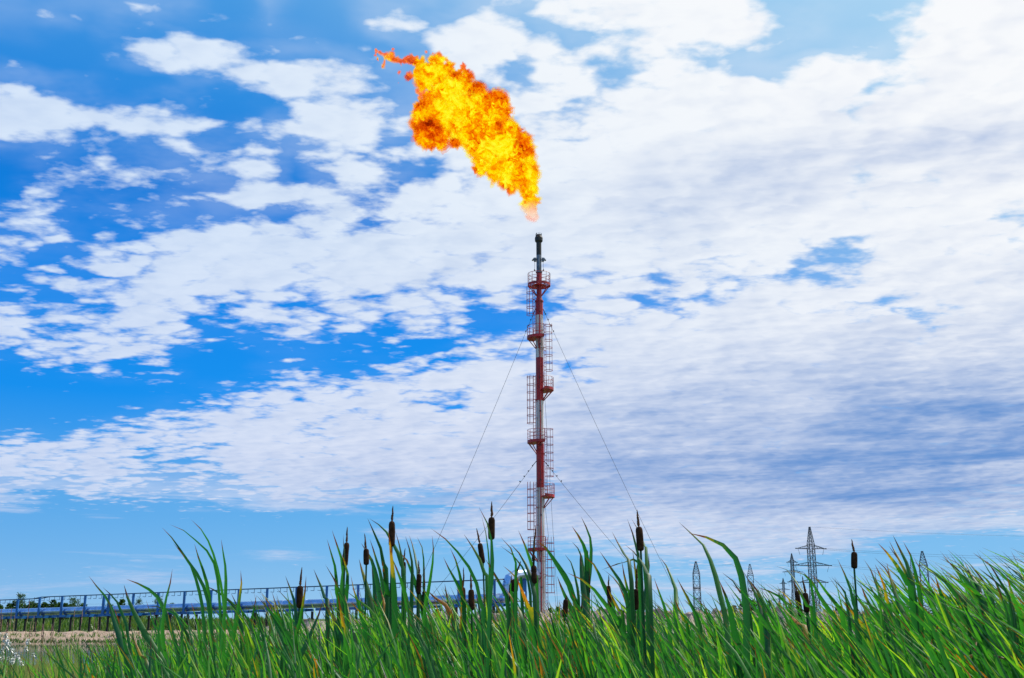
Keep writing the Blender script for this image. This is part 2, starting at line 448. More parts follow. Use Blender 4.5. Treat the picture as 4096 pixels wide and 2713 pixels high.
ug = MB()
for k in range(15000):
    px = random.uniform(-300, 4400); D = random.uniform(96 if px > 1900 else 126-.010*max(0, px), 175)
    p = P(px, HOR, D); p.z = 0
    hmax = .9 + .9*mnoise.noise(Vector((p.x*.11, p.y*.11, 2.))) + .5*mnoise.noise(Vector((p.x*.5, p.y*.5, 7.)))
    if px < 1150: hmax += .7
    h = max(.25, hmax)*random.uniform(.6, 1.15)
    t = min(1, max(0, .5+mnoise.noise(Vector((p.x*.2, p.y*.2, 0)))+random.uniform(-.3, .3)))
    for q in range(4):
        leafquad(ug, p+Vector((random.uniform(-.3, .3), 0, h*random.uniform(.2, .75))), Vector((random.uniform(-.7, .7), random.uniform(-.5, .5), 1)), h*.42, .15, t)
for k in range(1500):
    px = random.uniform(-300, 1500); D = random.uniform(76, 92); p = P(px, HOR, D); h = random.uniform(.15, .5); p.z = .05 if D < 81 else .35
    for q in range(3): leafquad(ug, p+Vector((random.uniform(-.2, .2), 0, 0)), Vector((random.uniform(-.7, .7), random.uniform(-.5, .5), 1)), h, .07, random.uniform(.2, 1))
tag(ug.build('undergrowth', M_bush), 'low green scrub and weeds covering the ground beyond the banks', 'undergrowth', kind='stuff')

def make_tree(kind, H, label, group):
    root = thing('pine_tree' if kind == 'pine' else 'birch_tree', label, 'tree', group=group)
    t = MB(); t.tube([(0, 0, 0), (.04*H/6, 0, H*.5), (0, 0, H*.97)], [H*.014, H*.009, .01], 6)
    t.build('trunk', M_bark, root)
    c = MB()
    if kind == 'pine':
        lv = int(H*3.6)
        for i in range(lv):
            z = H*(.10+.88*i/lv); r = (1-(z/H))**.8*H*.32*random.uniform(.7, 1.2)+.12
            for b in range(7):
                a = random.uniform(0, 2*PI); L = r*random.uniform(.6, 1.15); d = Vector((math.cos(a), math.sin(a), random.uniform(.15, .6)))
                c.bar((0, 0, z), Vector((0, 0, z))+d*L*.9, .02)
                tn = random.random()
                for q in range(20):
                    f = random.uniform(.25, 1.0); leafquad(c, Vector((0, 0, z))+d*L*f, d+Vector((random.uniform(-.9, .9), random.uniform(-.9, .9), random.uniform(-.3, .8))), random.uniform(.24, .42), .13, min(1, max(0, tn+random.uniform(-.3, .3))))
    else:
        for b in range(26):
            z0 = H*random.uniform(.2, .92); a = random.uniform(0, 2*PI); L = H*.30*(1.15-z0/H)+.25
            d = Vector((math.cos(a), math.sin(a), random.uniform(.6, 1.5))).normalized(); c.bar((0, 0, z0), Vector((0, 0, z0))+d*L, .025)
            tn = random.uniform(.3, .9)
            for q in range(40):
                f = random.uniform(.35, 1.08); o_ = Vector([random.gauss(0, .16) for _ in range(3)])
                leafquad(c, Vector((0, 0, z0))+d*L*f+o_, Vector([random.uniform(-1, 1) for _ in range(3)]), random.uniform(.13, .26), .13, min(1, tn+random.uniform(-.25, .25)))
    if not c.a: pass
    n_ = len(c.v)
    for k in ('tint', 'along', 'dry'): c.a.setdefault(k, [0.0]*n_)
    c.build('crown', M_crown, root)
    return root
GT = 'young trees along the far treeline'
proto = {'pine': [make_tree('pine', 6, 'young dark green pine on the far treeline', GT) for _ in range(3)],
         'birch': [make_tree('birch', 6, 'young light green birch on the far treeline', GT) for _ in range(2)]}
used = set()
trees = [(int(-60+17*k+random.uniform(-6, 6)), (2414 if k < 24 else 2432)+random.uniform(-12, 14), 'pine', random.uniform(152, 172)) for k in range(38)]+[(85, 2378, 'birch', 150), (22, 2435, 'pine', 150), (57, 2440, 'pine', 152), (125, 2398, 'birch', 156), (150, 2420, 'pine', 150), (178, 2408, 'pine', 158), (215, 2398, 'pine', 152), (245, 2415, 'birch', 160),
         (262, 2412, 'pine', 150), (293, 2394, 'birch', 154), (312, 2390, 'birch', 150), (335, 2410, 'pine', 152), (425, 2412, 'birch', 160), (445, 2418, 'pine', 156), (490, 2396, 'pine', 152), (555, 2400, 'birch', 156), (640, 2378, 'birch', 150), (690, 2412, 'pine', 160),
         (365, 2436, 'pine', 165), (520, 2420, 'birch', 165), (1020, 2436, 'pine', 180), (1150, 2440, 'pine', 180), (1400, 2432, 'birch', 180), (1750, 2434, 'pine', 180), (1975, 2436, 'pine', 180),
         (2055, 2428, 'pine', 180), (2085, 2432, 'birch', 176), (2200, 2430, 'pine', 170), (2232, 2426, 'pine', 165), (2265, 2432, 'birch', 180), (2300, 2436, 'pine', 180), (2400, 2428, 'pine', 178), (2520, 2430, 'pine', 180), (2590, 2434, 'pine', 190), (2700, 2434, 'pine', 190),
         (2935, 2420, 'pine', 200), (2968, 2410, 'pine', 200), (2990, 2404, 'pine', 210), (3015, 2400, 'pine', 200), (3078, 2400, 'pine', 190), (3180, 2424, 'birch', 200), (3350, 2425, 'pine', 200), (3560, 2400, 'birch', 190), (3580, 2412, 'birch', 190),
         (3625, 2425, 'pine', 200), (3760, 2424, 'pine', 200), (3870, 2420, 'pine', 200), (3980, 2420, 'pine', 200)]
trees.sort(key=lambda a: a[0])
ORD = lambda n: '%d%s' % (n, {1: 'st', 2: 'nd', 3: 'rd'}.get(n % 10 if n % 100 not in (11, 12, 13) else 0, 'th'))
cnt = {}
for i, (px, py, kd, D) in enumerate(trees):
    zone = 'behind the blue pipe rack' if px < 2030 else ('right of the flare stack' if px < 2750 else 'under the pylons')
    cnt[zone, kd] = cnt.get((zone, kd), 0)+1
    lab = 'young %s %s, %s from the left of those' % ('dark green pine' if kd == 'pine' else 'light green birch', zone, ORD(cnt[zone, kd]))
    if px == 85: lab = 'tallest young birch behind the left end of the pipe rack'
    q = P(px, py, D); sc = max(.3, q.z/6.0)
    j = i % len(proto[kd]); pr = proto[kd][j]; first = (kd, j) not in used; used.add((kd, j))
    if first:
        pr.location = (q.x, D, 0); pr.rotation_euler[2] = random.uniform(0, 6); pr.scale = (sc, sc, sc)
        pr['label'] = lab
    else:
        nw = dup(pr, (q.x, D, 0), random.uniform(0, 6), sc, label=lab)

# ------------------------------------------------------------------ flare stack
DS = 97.0
base = P(2172, 2455, DS); SX = P(2160, 1700, DS).x; SXB = 2.60
def Z(py): return P(2156, py, DS).z
SX = P(2156, 1100, DS).x
base_loc = Vector((SX, DS, 0))
px2m = lambda d: d/F*DS/math.cos(TH)
st = thing('flare_stack', 'tall red and white flare stack with a scorched black tip, platforms and caged ladders', 'flare stack', base_loc)
L0 = base_loc
def cyl(name, segs, m, parent=st, n=28):
    b = MB(); b.tube([(L0.x, L0.y, z) for z, r in segs], [r for z, r in segs], n); return b.build(name, m, parent, L0, smooth=False)
RB = .345
cyl('shaft_section', [(0, RB+.04), (.2, RB+.04), (.2, RB), (Z(1952), RB)], M_white)
cyl('shaft_section', [(Z(1952), RB-.002), (Z(1775), RB-.002)], M_red)
cyl('shaft_section', [(Z(1775), RB), (Z(1601), RB)], M_white)
cyl('shaft_section', [(Z(1601), RB-.002), (Z(1432), RB-.002)], M_red)
cyl('shaft_section', [(Z(1432), RB), (Z(1262), RB)], M_white)
cyl('shaft_section', [(Z(1262), RB-.002), (Z(1206), RB-.002), (Z(1188), .24), (Z(1092), .235)], M_red)
tp = cyl('flare_tip', [(Z(1092), .30), (Z(1088), .30), (Z(1088), .235), (Z(1022), .235)], M_steel)
cyl('flare_burner', [(Z(1022), .238), (Z(969), .238), (Z(969), .30), (Z(965), .365), (Z(953), .37), (Z(948), .33), (Z(944), .26), (Z(940), .25)], M_black, tp)
b = MB()
for k in range(7):
    a = 2*PI*k/7+.3; b = MB(); p = L0+Vector((math.cos(a)*.27, math.sin(a)*.27, Z(944))); b.tube([p, p+Vector((0, 0, .2)), p+Vector((-math.cos(a)*.05, -math.sin(a)*.05, .26))], .025, 5); b.build('pilot_nozzle', M_black, tp, L0)
for zz, mm in ((1206, M_red), (1391, M_white), (1601, M_red), (1815, M_red), (2028, M_white), (2244, M_white)):
    b = MB(); b.tube([(L0.x, L0.y, Z(zz)-.05), (L0.x, L0.y, Z(zz)+.05)], RB+.06, 28); b.build('flange', mm, st, L0)
# conduit up the front
b = MB(); x = L0.x+.03; y = L0.y-RB-.07; b.tube([(x, y, .3), (x, y, Z(1100))], .045, 8)
b.build('conduit', M_red, st, L0)
for k in range(9): b = MB(); b.box((x, y+.03, Z(2350)+k*(Z(1250)-Z(2350))/8), .16, .14, .10); b.build('conduit_bracket', M_dark, st, L0)
# two floodlights
for s in (-1, 1):
    b = MB(); c = L0+Vector((s*.44, -.1, Z(1040)))
    b.add([c+Vector((s*-.2, -.16, -.02)), c+Vector((s*.22, -.16, -.10)), c+Vector((s*.22, .16, -.10)), c+Vector((s*-.2, .16, -.02)), c+Vector((s*-.18, -.12, .16)), c+Vector((s*.04, -.12, .15)), c+Vector((s*.04, .12, .15)), c+Vector((s*-.18, .12, .16))],
          [(0, 1, 2, 3), (4, 7, 6, 5), (0, 4, 5, 1), (1, 5, 6, 2), (2, 6, 7, 3), (3, 7, 4, 0)])
    b.box(c+Vector((-s*.08, 0, -.12)), .22, .2, .16)
    fl = b.build('floodlight', M_steel, st, L0)
    b = MB(); q = c+Vector((-s*.05, 0, -.2)); b.tube([q, q+Vector((0, 0, -.5)), q+Vector((s*.02, 0, -.75)), q+Vector((-s*.1, 0, -1.0))], .016, 5); b.box(q+Vector((s*.02, 0, -.85)), .1, .1, .16)
    b.build('hanging_cable', M_dark, fl, L0)

def arc(cx, cy, z, r, a0, a1, n):
    return [Vector((cx+math.cos(a)*r, cy+math.sin(a)*r, z)) for a in [a0+(a1-a0)*k/n for k in range(n+1)]]
def platform(zd, a0, a1, ro, mt, full=False):
    """deck ring, kick plate, railing, brackets; angles in degrees round the shaft"""
    A0, A1 = R(a0), R(a1); n = 30
    deck = MB(); ri = RB+.02 if not full else .26
    i_, o_ = arc(L0.x, L0.y, zd, ri, A0, A1, n), arc(L0.x, L0.y, zd, ro, A0, A1, n)
    h = Vector((0, 0, .06))
    if full:   # open grating: radial spokes and rings
        for r in (.45, .62, ro-.04): deck.tube(arc(L0.x, L0.y, zd, r, A0, A1, n), .035, 4)
        for k in range(14):
            a = A0+(A1-A0)*k/14; c = Vector((math.cos(a), math.sin(a), 0)); deck.bar(L0*1+Vector((0, 0, zd))+c*.2, L0+Vector((0, 0, zd))+c*ro, .06)
    else:
        vs = [p-h for p in i_]+[p-h for p in o_]+[p+h for p in i_]+[p+h for p in o_]; m = n+1; fs = []
        for k in range(n): fs += [(k, k+1, m+k+1, m+k), (2*m+k, 3*m+k, 3*m+k+1, 2*m+k+1), (m+k, m+k+1, 3*m+k+1, 3*m+k), (k, 2*m+k, 2*m+k+1, k+1)]
        fs += [(0, m, 3*m, 2*m), (n, 2*m+n, 3*m+n, m+n)]
        deck.add(vs, fs)
    kp = arc(L0.x, L0.y, zd+.06, ro+.01, A0, A1, n)
    for k in range(n): deck.bar(kp[k], kp[k+1], .02, .24)
    dk = deck.build('platform_deck', mt, st, L0)
    rl = MB()
    for hh, rr in ((.45, .018), (.78, .018), (1.12, .022)): rl.tube(arc(L0.x, L0.y, zd+hh, ro, A0, A1, n), rr, 5)
    m_ = max(5, int((A1-A0)*ro/.45))
    for k in range(m_+1):
        a = A0+(A1-A0)*k/m_; p = Vector((L0.x+math.cos(a)*ro, L0.y+math.sin(a)*ro, zd)); rl.tube([p, p+Vector((0, 0, 1.12))], .018, 5)
    if not full:
        for a in (A0, A1):
            for hh in (.6, 1.12): rl.tube([Vector((L0.x+math.cos(a)*ri, L0.y+math.sin(a)*ri, zd+hh)), Vector((L0.x+math.cos(a)*ro, L0.y+math.sin(a)*ro, zd+hh))], .018, 5)
    rl.build('railing', mt, dk, L0)
    br = MB(); nb = 6 if full else 4
    for k in range(nb):
        a = (A0+(A1-A0)*(k+.5)/nb) if full else (A0+(A1-A0)*(.18+.64*k/(nb-1)))
        c = Vector((math.cos(a), math.sin(a), 0)); br.bar(L0+Vector((0, 0, zd-.08))+c*(ro-.06), L0+Vector((0, 0, zd-.98))+c*(RB if not full else .26), .06)
    br.build('bracket', mt, dk, L0)
RO = 1.03
platform(Z(1143), 0, 360, RO, M_red, True)
LFT, RGT = (118, 292), (-72, 78)
for py, side in ((1354, 'L'), (1561, 'R'), (1771, 'L'), (1988, 'R'), (2202, 'L')):
    a = LFT if side == 'L' else RGT
    platform(Z(py), a[0], a[1], 1.12 if side == 'L' else 1.24, M_red)
def ladder(zb, zt, cage_b, side, mt):
    """caged ladder standing off the shaft; side -1 left, 1 right"""
    ang = R(205) if side < 0 else R(-25)
    c = Vector((math.cos(ang), math.sin(ang), 0)); t = Vector((-c.y, c.x, 0)); q = L0+c*(RB+.20)
    b = MB()
    for s in (-1, 1): b.bar(q+t*s*.23+Vector((0, 0, zb)), q+t*s*.23+Vector((0, 0, zt)), .045)
    z = zb+.2
    while z < zt: b.tube([q-t*.23+Vector((0, 0, z)), q+t*.23+Vector((0, 0, z))], .014, 5); z += .30
    z = zb+.6
    while z < zt:
        for s in (-1, 1): b.bar(q+t*s*.23+Vector((0, 0, z)), L0+c*RB*.9+t*s*.2+Vector((0, 0, z)), .03)
        z += 1.5
    ld = b.build('ladder', mt, st, L0)
    g_ = MB(); hz = cage_b; ra = .42; cc = q+c*.28
    while hz <= zt+.01:
        pts = [q-t*.23+Vector((0, 0, hz))]+[cc+Vector((0, 0, hz))+(-t*math.cos(w_)+c*math.sin(w_))*ra for w_ in [PI*k/10 for k in range(11)]]+[q+t*.23+Vector((0, 0, hz))]
        for k in range(len(pts)-1): g_.bar(pts[k], pts[k+1], .018, .045)
        hz += .70
    for w_ in [PI*k/4 for k in range(5)]:
        p = cc+(-t*math.cos(w_)+c*math.sin(w_))*(ra-.01); g_.bar(p+Vector((0, 0, cage_b)), p+Vector((0, 0, zt)), .03)
    g_.build('ladder_cage', mt, ld, L0)
ladder(Z(1350), Z(1150), Z(1264), -1, M_red)
ladder(Z(1558), Z(1300), Z(1486), 1, M_red)
ladder(Z(1768), Z(1506), Z(1696), -1, M_red)
ladder(Z(1985), Z(1720), Z(1908), 1, M_red)
ladder(Z(2200), Z(1930), Z(2120), -1, M_red)
ladder(.3, Z(2150), Z(2372), 1, M_red)
b = MB(); b.box((L0.x, L0.y, .12), 1.3, 1.3, .24); b.build('footing', M_rub, st, L0)
# guy wires; the stack holds them, each runs to its own anchor
def guy(zt, ax_, ay_, a_deg):
    p0 = L0+Vector((math.cos(R(a_deg))*RB, math.sin(R(a_deg))*RB, zt)); p1 = L0+Vector((ax_, ay_, 0))
    b = MB(); pts = []
    for k in range(25):
        t = k/24; p = p0.lerp(p1, t); p.z -= .35*math.sin(PI*t); pts.append(p)
    b.tube(pts, .015, 5); gw = b.build('guy_wire', M_cable, st, L0)
    b = MB(); d = (p1-p0).normalized()
    for k in range(4): q = p0+d*(.5+k*.6); b.tube([q, q+d*.09], .065, 6)
    b.tube([p0, p0+d*.5], .035, 6)
    b.build('insulator', M_dark, gw, L0)
for zt, k in ((Z(1236), 1.0), (Z(1845), 1.0)):
    guy(zt, -12.4, -1.5, 187); guy(zt, 13.2, -1.5, -7); guy(zt, 2.4, 20, 83)

# ------------------------------------------------------------------ flame
FB = [(1385,1425,48,.75),(1352,1462,24,.7),(1412,1466,30,.7),(1388,1490,20,.7),(1370,1340,72,.85),(1350,1230,85,.9),(1330,1120,85,.8),(1270,1120,72,.9),(1270,1010,108,.75),(1180,1020,105,.95),(1080,1010,88,.95),(1000,990,70,.9),
 (1260,900,105,.45),(1130,900,130,1.),(1000,880,115,.95),(900,900,52,.85),(1180,780,92,.75),(1050,780,130,.6),(900,760,125,.85),(800,740,110,1.),(1070,640,105,1.),(1090,540,85,.5),
 (950,590,130,.45),(850,620,140,.95),(720,600,125,1.),(600,640,105,.95),(520,600,88,.6),(495,700,80,.5),(540,780,108,.3),(620,810,75,.45),(850,490,120,.5),(930,430,62,.4),(720,480,120,.95),(600,490,68,.75),
 (740,370,90,.45),(640,330,90,.85),(540,300,82,.9),(830,370,62,.3),(500,370,50,.6),(455,290,42,.75),(480,215,36,.8),(600,225,58,.85),(700,245,42,.6),(800,275,26,.55),(380,320,24,.35),
 (965,1060,46,.7),(920,1070,28,.5),(1080,1095,62,.9),(1165,1175,50,.85),(1205,1235,36,.75),(755,860,36,.5),(1140,600,55,.5),(1170,620,28,.45),(1300,830,55,.5),(1350,940,42,.5),(1375,1050,35,.7)]
WS = [(400,185,20),(340,190,17),(285,192,16),(232,168,20),(240,128,12),(195,142,11),(145,120,9),(105,100,8),(102,150,6),(180,205,6),(125,195,5),(160,240,4),(620,155,18),(660,178,13),(690,185,8),(820,228,13),(842,280,14),(870,310,12),
      (450,440,11),(470,465,9),(465,490,8),(500,430,7),(300,285,8),(290,370,6),(520,115,6),(570,130,8),(500,440,8),(250,95,7),(372,155,10),(430,165,12)]
LINKS = [(0,1),(1,2),(2,3),(3,4),(3,5),(4,6),(5,7),(13,14),(12,13),(14,13)]
def zp(x, y): return 1450+x/2.036, 150+y/2.036
def make_flame():
    bm = bmesh.new(); cents = []
    rnd = random.Random(5)
    def ball(x, y, r, dd, sub=2):
        px, py = zp(x, y); c = P(px, py, DS+dd); rr = r/2.036/F*DS/math.cos(TH)*1.10
        bmesh.ops.create_icosphere(bm, subdivisions=sub, radius=rr, matrix=Matrix.Translation(c)); return c, rr
    for x, y, r, h in FB:
        c, rr = ball(x, y, r*(1 if y < 1180 else .84), rnd.uniform(-.5, .5)*r/92); cents.append((c, rr, h))
    for x, y, r in WS:
        c, rr = ball(x, y, r*1.3, rnd.uniform(-.3, .3)); cents.append((c, rr, .45))
    def rod(a, b_, ra, rb):
        for k in range(1, 6):
            t = k/6; x = a[0]+(b_[0]-a[0])*t; y = a[1]+(b_[1]-a[1])*t+rnd.uniform(-5, 5); ball(x, y, 1.25*(ra+(rb-ra)*t)*rnd.uniform(.8, 1.1), rnd.uniform(-.1, .1), 1)
    rod((440,200),(400,185),22,18); rod((400,185),(340,190),18,14); rod((340,190),(285,192),13,13); rod((285,192),(232,168),13,16); rod((232,168),(240,128),12,9); rod((215,160),(195,142),9,8)
    rod((195,142),(145,120),7,6); rod((145,120),(105,100),6,5); rod((110,110),(102,150),5,5); rod((190,160),(180,205),6,5); rod((110,110),(125,195),5,5); rod((180,205),(160,250),4,4); rod((810,270),(820,228),14,10); rod((842,280),(820,228),9,9)
    rod((520,470),(470,465),16,8); rod((470,465),(450,440),8,7); rod((470,465),(465,495),7,6); rod((600,200),(620,155),22,13); rod((620,155),(690,185),12,7); rod((842,280),(900,320),12,11); rod((480,440),(530,455),6,5)
    me = bpy.data.meshes.new('flame'); bm.to_mesh(me); bm.free()
    ob = bpy.data.objects.new('flame', me); COL.objects.link(ob)
    md = ob.modifiers.new('r', 'REMESH'); md.mode = 'VOXEL'; md.voxel_size = .075
    sm = ob.modifiers.new('s', 'SMOOTH'); sm.factor = .8; sm.iterations = 6
    dg = bpy.context.evaluated_depsgraph_get(); dg.update(); ev = ob.evaluated_get(dg)
    me2 = bpy.data.meshes.new_from_object(ev); ob.modifiers.clear(); ob.data = me2; bpy.data.meshes.remove(me)
    n = len(me2.vertices); co = np.empty(n*3); no = np.empty(n*3); me2.vertices.foreach_get('co', co); me2.vertices.foreach_get('normal', no)
    co = co.reshape(-1, 3); no = no.reshape(-1, 3)
    C = np.array([c for c, r, h in cents]); RR = np.array([r for c, r, h in cents]); HH = np.array([h for c, r, h in cents])
    heat = np.zeros(n); size = np.zeros(n)
    for s in range(0, n, 20000):
        d = np.linalg.norm(co[s:s+20000, None]-C[None], axis=2)/RR[None]; wgt = np.exp(-(d*2.2)**2)+1e-9
        heat[s:s+20000] = (wgt*HH).sum(1)/wgt.sum(1); size[s:s+20000] = np.minimum(1, RR[np.argmin(d, 1)]/.75)
    heat = .18+.82*heat
    flow = Vector((-.55, 0, .83))
    shells = [(-.12, .8), (.0, 1.3), (.09, 1.9), (.17, 2.6)]
    cos = [co.copy() for _ in shells]
    for i in range(n):
        p = Vector(co[i]); q = (p - flow*p.dot(flow)*.45)*.9      # stretched along the flow
        w3 = Vector((mnoise.noise(q*.8+Vector((3, 1, 5))), mnoise.noise(q*.8+Vector((9, 2, 0))), mnoise.noise(q*.8)))
        q2 = q + w3*.9
        a = 1-abs(mnoise.noise(q2*1.5))*2; b_ = 1-abs(mnoise.noise(q2*3.4+Vector((5, 5, 5))))*2; c_ = mnoise.noise(q2*7.)
        tv = np.array(mnoise.noise_vector(q2*2.6)); k = .25+.75*size[i]
        for j, (off, amp) in enumerate(shells):
            h = (.20*(a-.5)+.15*(b_-.4)+.07*c_)*amp
            cos[j][i] += no[i]*(h+off)*k + tv*.13*amp*k
    nf = len(me2.polygons); tot = len(me2.loops); ls = np.empty(nf, int); lt = np.empty(nf, int); vi = np.empty(tot, int)
    me2.polygons.foreach_get('loop_start', ls); me2.loops.foreach_get('vertex_index', vi)
    K = len(shells); me3 = bpy.data.meshes.new('flame'); me3.vertices.add(n*K); me3.loops.add(tot*K); me3.polygons.add(nf*K)
    me3.vertices.foreach_set('co', np.concatenate(cos).ravel())
    me3.loops.foreach_set('vertex_index', np.concatenate([vi+n*j for j in range(K)])); me3.polygons.foreach_set('loop_start', np.concatenate([ls+tot*j for j in range(K)]))
    me3.update(calc_edges=True); me3.validate()
    ob.data = me3; bpy.data.meshes.remove(me2); me2 = me3; co = np.concatenate(cos)
    zb, zt = P(2130, 880, DS).z, P(2120, 700, DS).z
    for nm, val in (('fire_level', np.tile(heat, K)), ('body', np.tile(size, K)), ('lift', np.clip((co[:, 2]-zb)/(zt-zb), 0, 1)), ('shell', np.repeat(np.arange(K), n).astype(float))):
        at = me2.attributes.new(nm, 'FLOAT', 'POINT'); at.data.foreach_set('value', val)
    me2.polygons.foreach_set('use_smooth', [True]*len(me2.polygons))
    m = bpy.data.materials.new('fire'); m.use_nodes = True; t = m.node_tree; t.nodes.clear(); k = NB(t)
    def A(s): a = k.n('ShaderNodeAttribute'); a.attribute_name = s; return a.outputs['Fac']
    heat_, body_, lift_ = A('fire_level'), A('body'), A('lift')
    pos = k.n('ShaderNodeNewGeometry').outputs['Position']
    wv_ = k.v('SUBTRACT', k.noise(pos, .9, 4, .6, out=1), (.5, .5, .5))
    pw = k.v('ADD', pos, k.v('SCALE', wv_, None, 2.0))
    na = k.noise(pw, .75, 3, .5); nb_ = k.noise(pw, 1.15, 9, .64, 1.9); nc = k.noise(pw, 7.0, 6, .7, 1.5)
    val = k.m('ADD', k.m('MULTIPLY', heat_, .62), k.m('ADD', k.m('MULTIPLY', k.m('SUBTRACT', na, .5), 1.25), k.m('ADD', k.m('MULTIPLY', k.m('SUBTRACT', nb_, .5), 2.1), k.m('MULTIPLY', k.m('SUBTRACT', nc, .5), .45))))
    col = k.ramp(val, [(0.0, lin3(120, 22, 0)), (.14, lin3(190, 50, 0)), (.27, lin3(240, 84, 0)), (.42, lin3(255, 132, 0)), (.56, lin3(255, 186, 0)), (.72, lin3(255, 240, 0)), (1.0, lin3(255, 255, 60))])
    lw = k.n('ShaderNodeLayerWeight'); lw.inputs[0].default_value = .5
    edge = k.m('ADD', lw.outputs['Facing'], k.m('MULTIPLY', k.m('SUBTRACT', nb_, .5), .5))
    col = k.mix(k.m('MULTIPLY', k.ss(edge, .72, 1.02), .55), col, lin3(255, 150, 110))
    col = k.mix(k.ss(lift_, .42, .02), col, lin3(255, 222, 200))
    thin_ = k.ss(body_, .55, .15)
    col = k.mix(k.m('MULTIPLY', thin_, .75), col, lin3(255, 118, 78))
    em = k.n('ShaderNodeEmission'); k.l(col, em.inputs[0]); em.inputs[1].default_value = 1.0
    tr = k.n('ShaderNodeBsdfTransparent'); mx = k.n('ShaderNodeMixShader'); out = k.n('ShaderNodeOutputMaterial')
    shl = A('shell')
    soft = k.m('MULTIPLY', k.ss(edge, 1.0, .50), k.lin(shl, 0, 3, 1.0, .30))
    tear = k.ss(k.m('SUBTRACT', nb_, k.m('MULTIPLY', shl, .045)), .26, .46)      # outer shells are torn into wisps
    tear = k.m('MAXIMUM', tear, k.m('SUBTRACT', 1.0, shl))
    opac = k.m('MULTIPLY', k.m('MULTIPLY', soft, tear), k.m('SUBTRACT', 1.0, k.m('MULTIPLY', thin_, .30)))
    opac = k.m('MULTIPLY', opac, k.lin(lift_, 0, .5, .30, 1.0))
    k.l(opac, mx.inputs[0]); k.l(tr.outputs[0], mx.inputs[1]); k.l(em.outputs[0], mx.inputs[2]); k.l(mx.outputs[0], out.inputs[0])
    me2.materials.clear(); me2.materials.append(m)
    tag(ob, 'huge yellow and orange gas flame blown to the left above the flare stack', 'flame')
    # the object origin sits at the foot of the flame
    o0 = P(2130, 880, DS); me2.transform(Matrix.Translation(-o0)); ob.location = o0
make_flame()

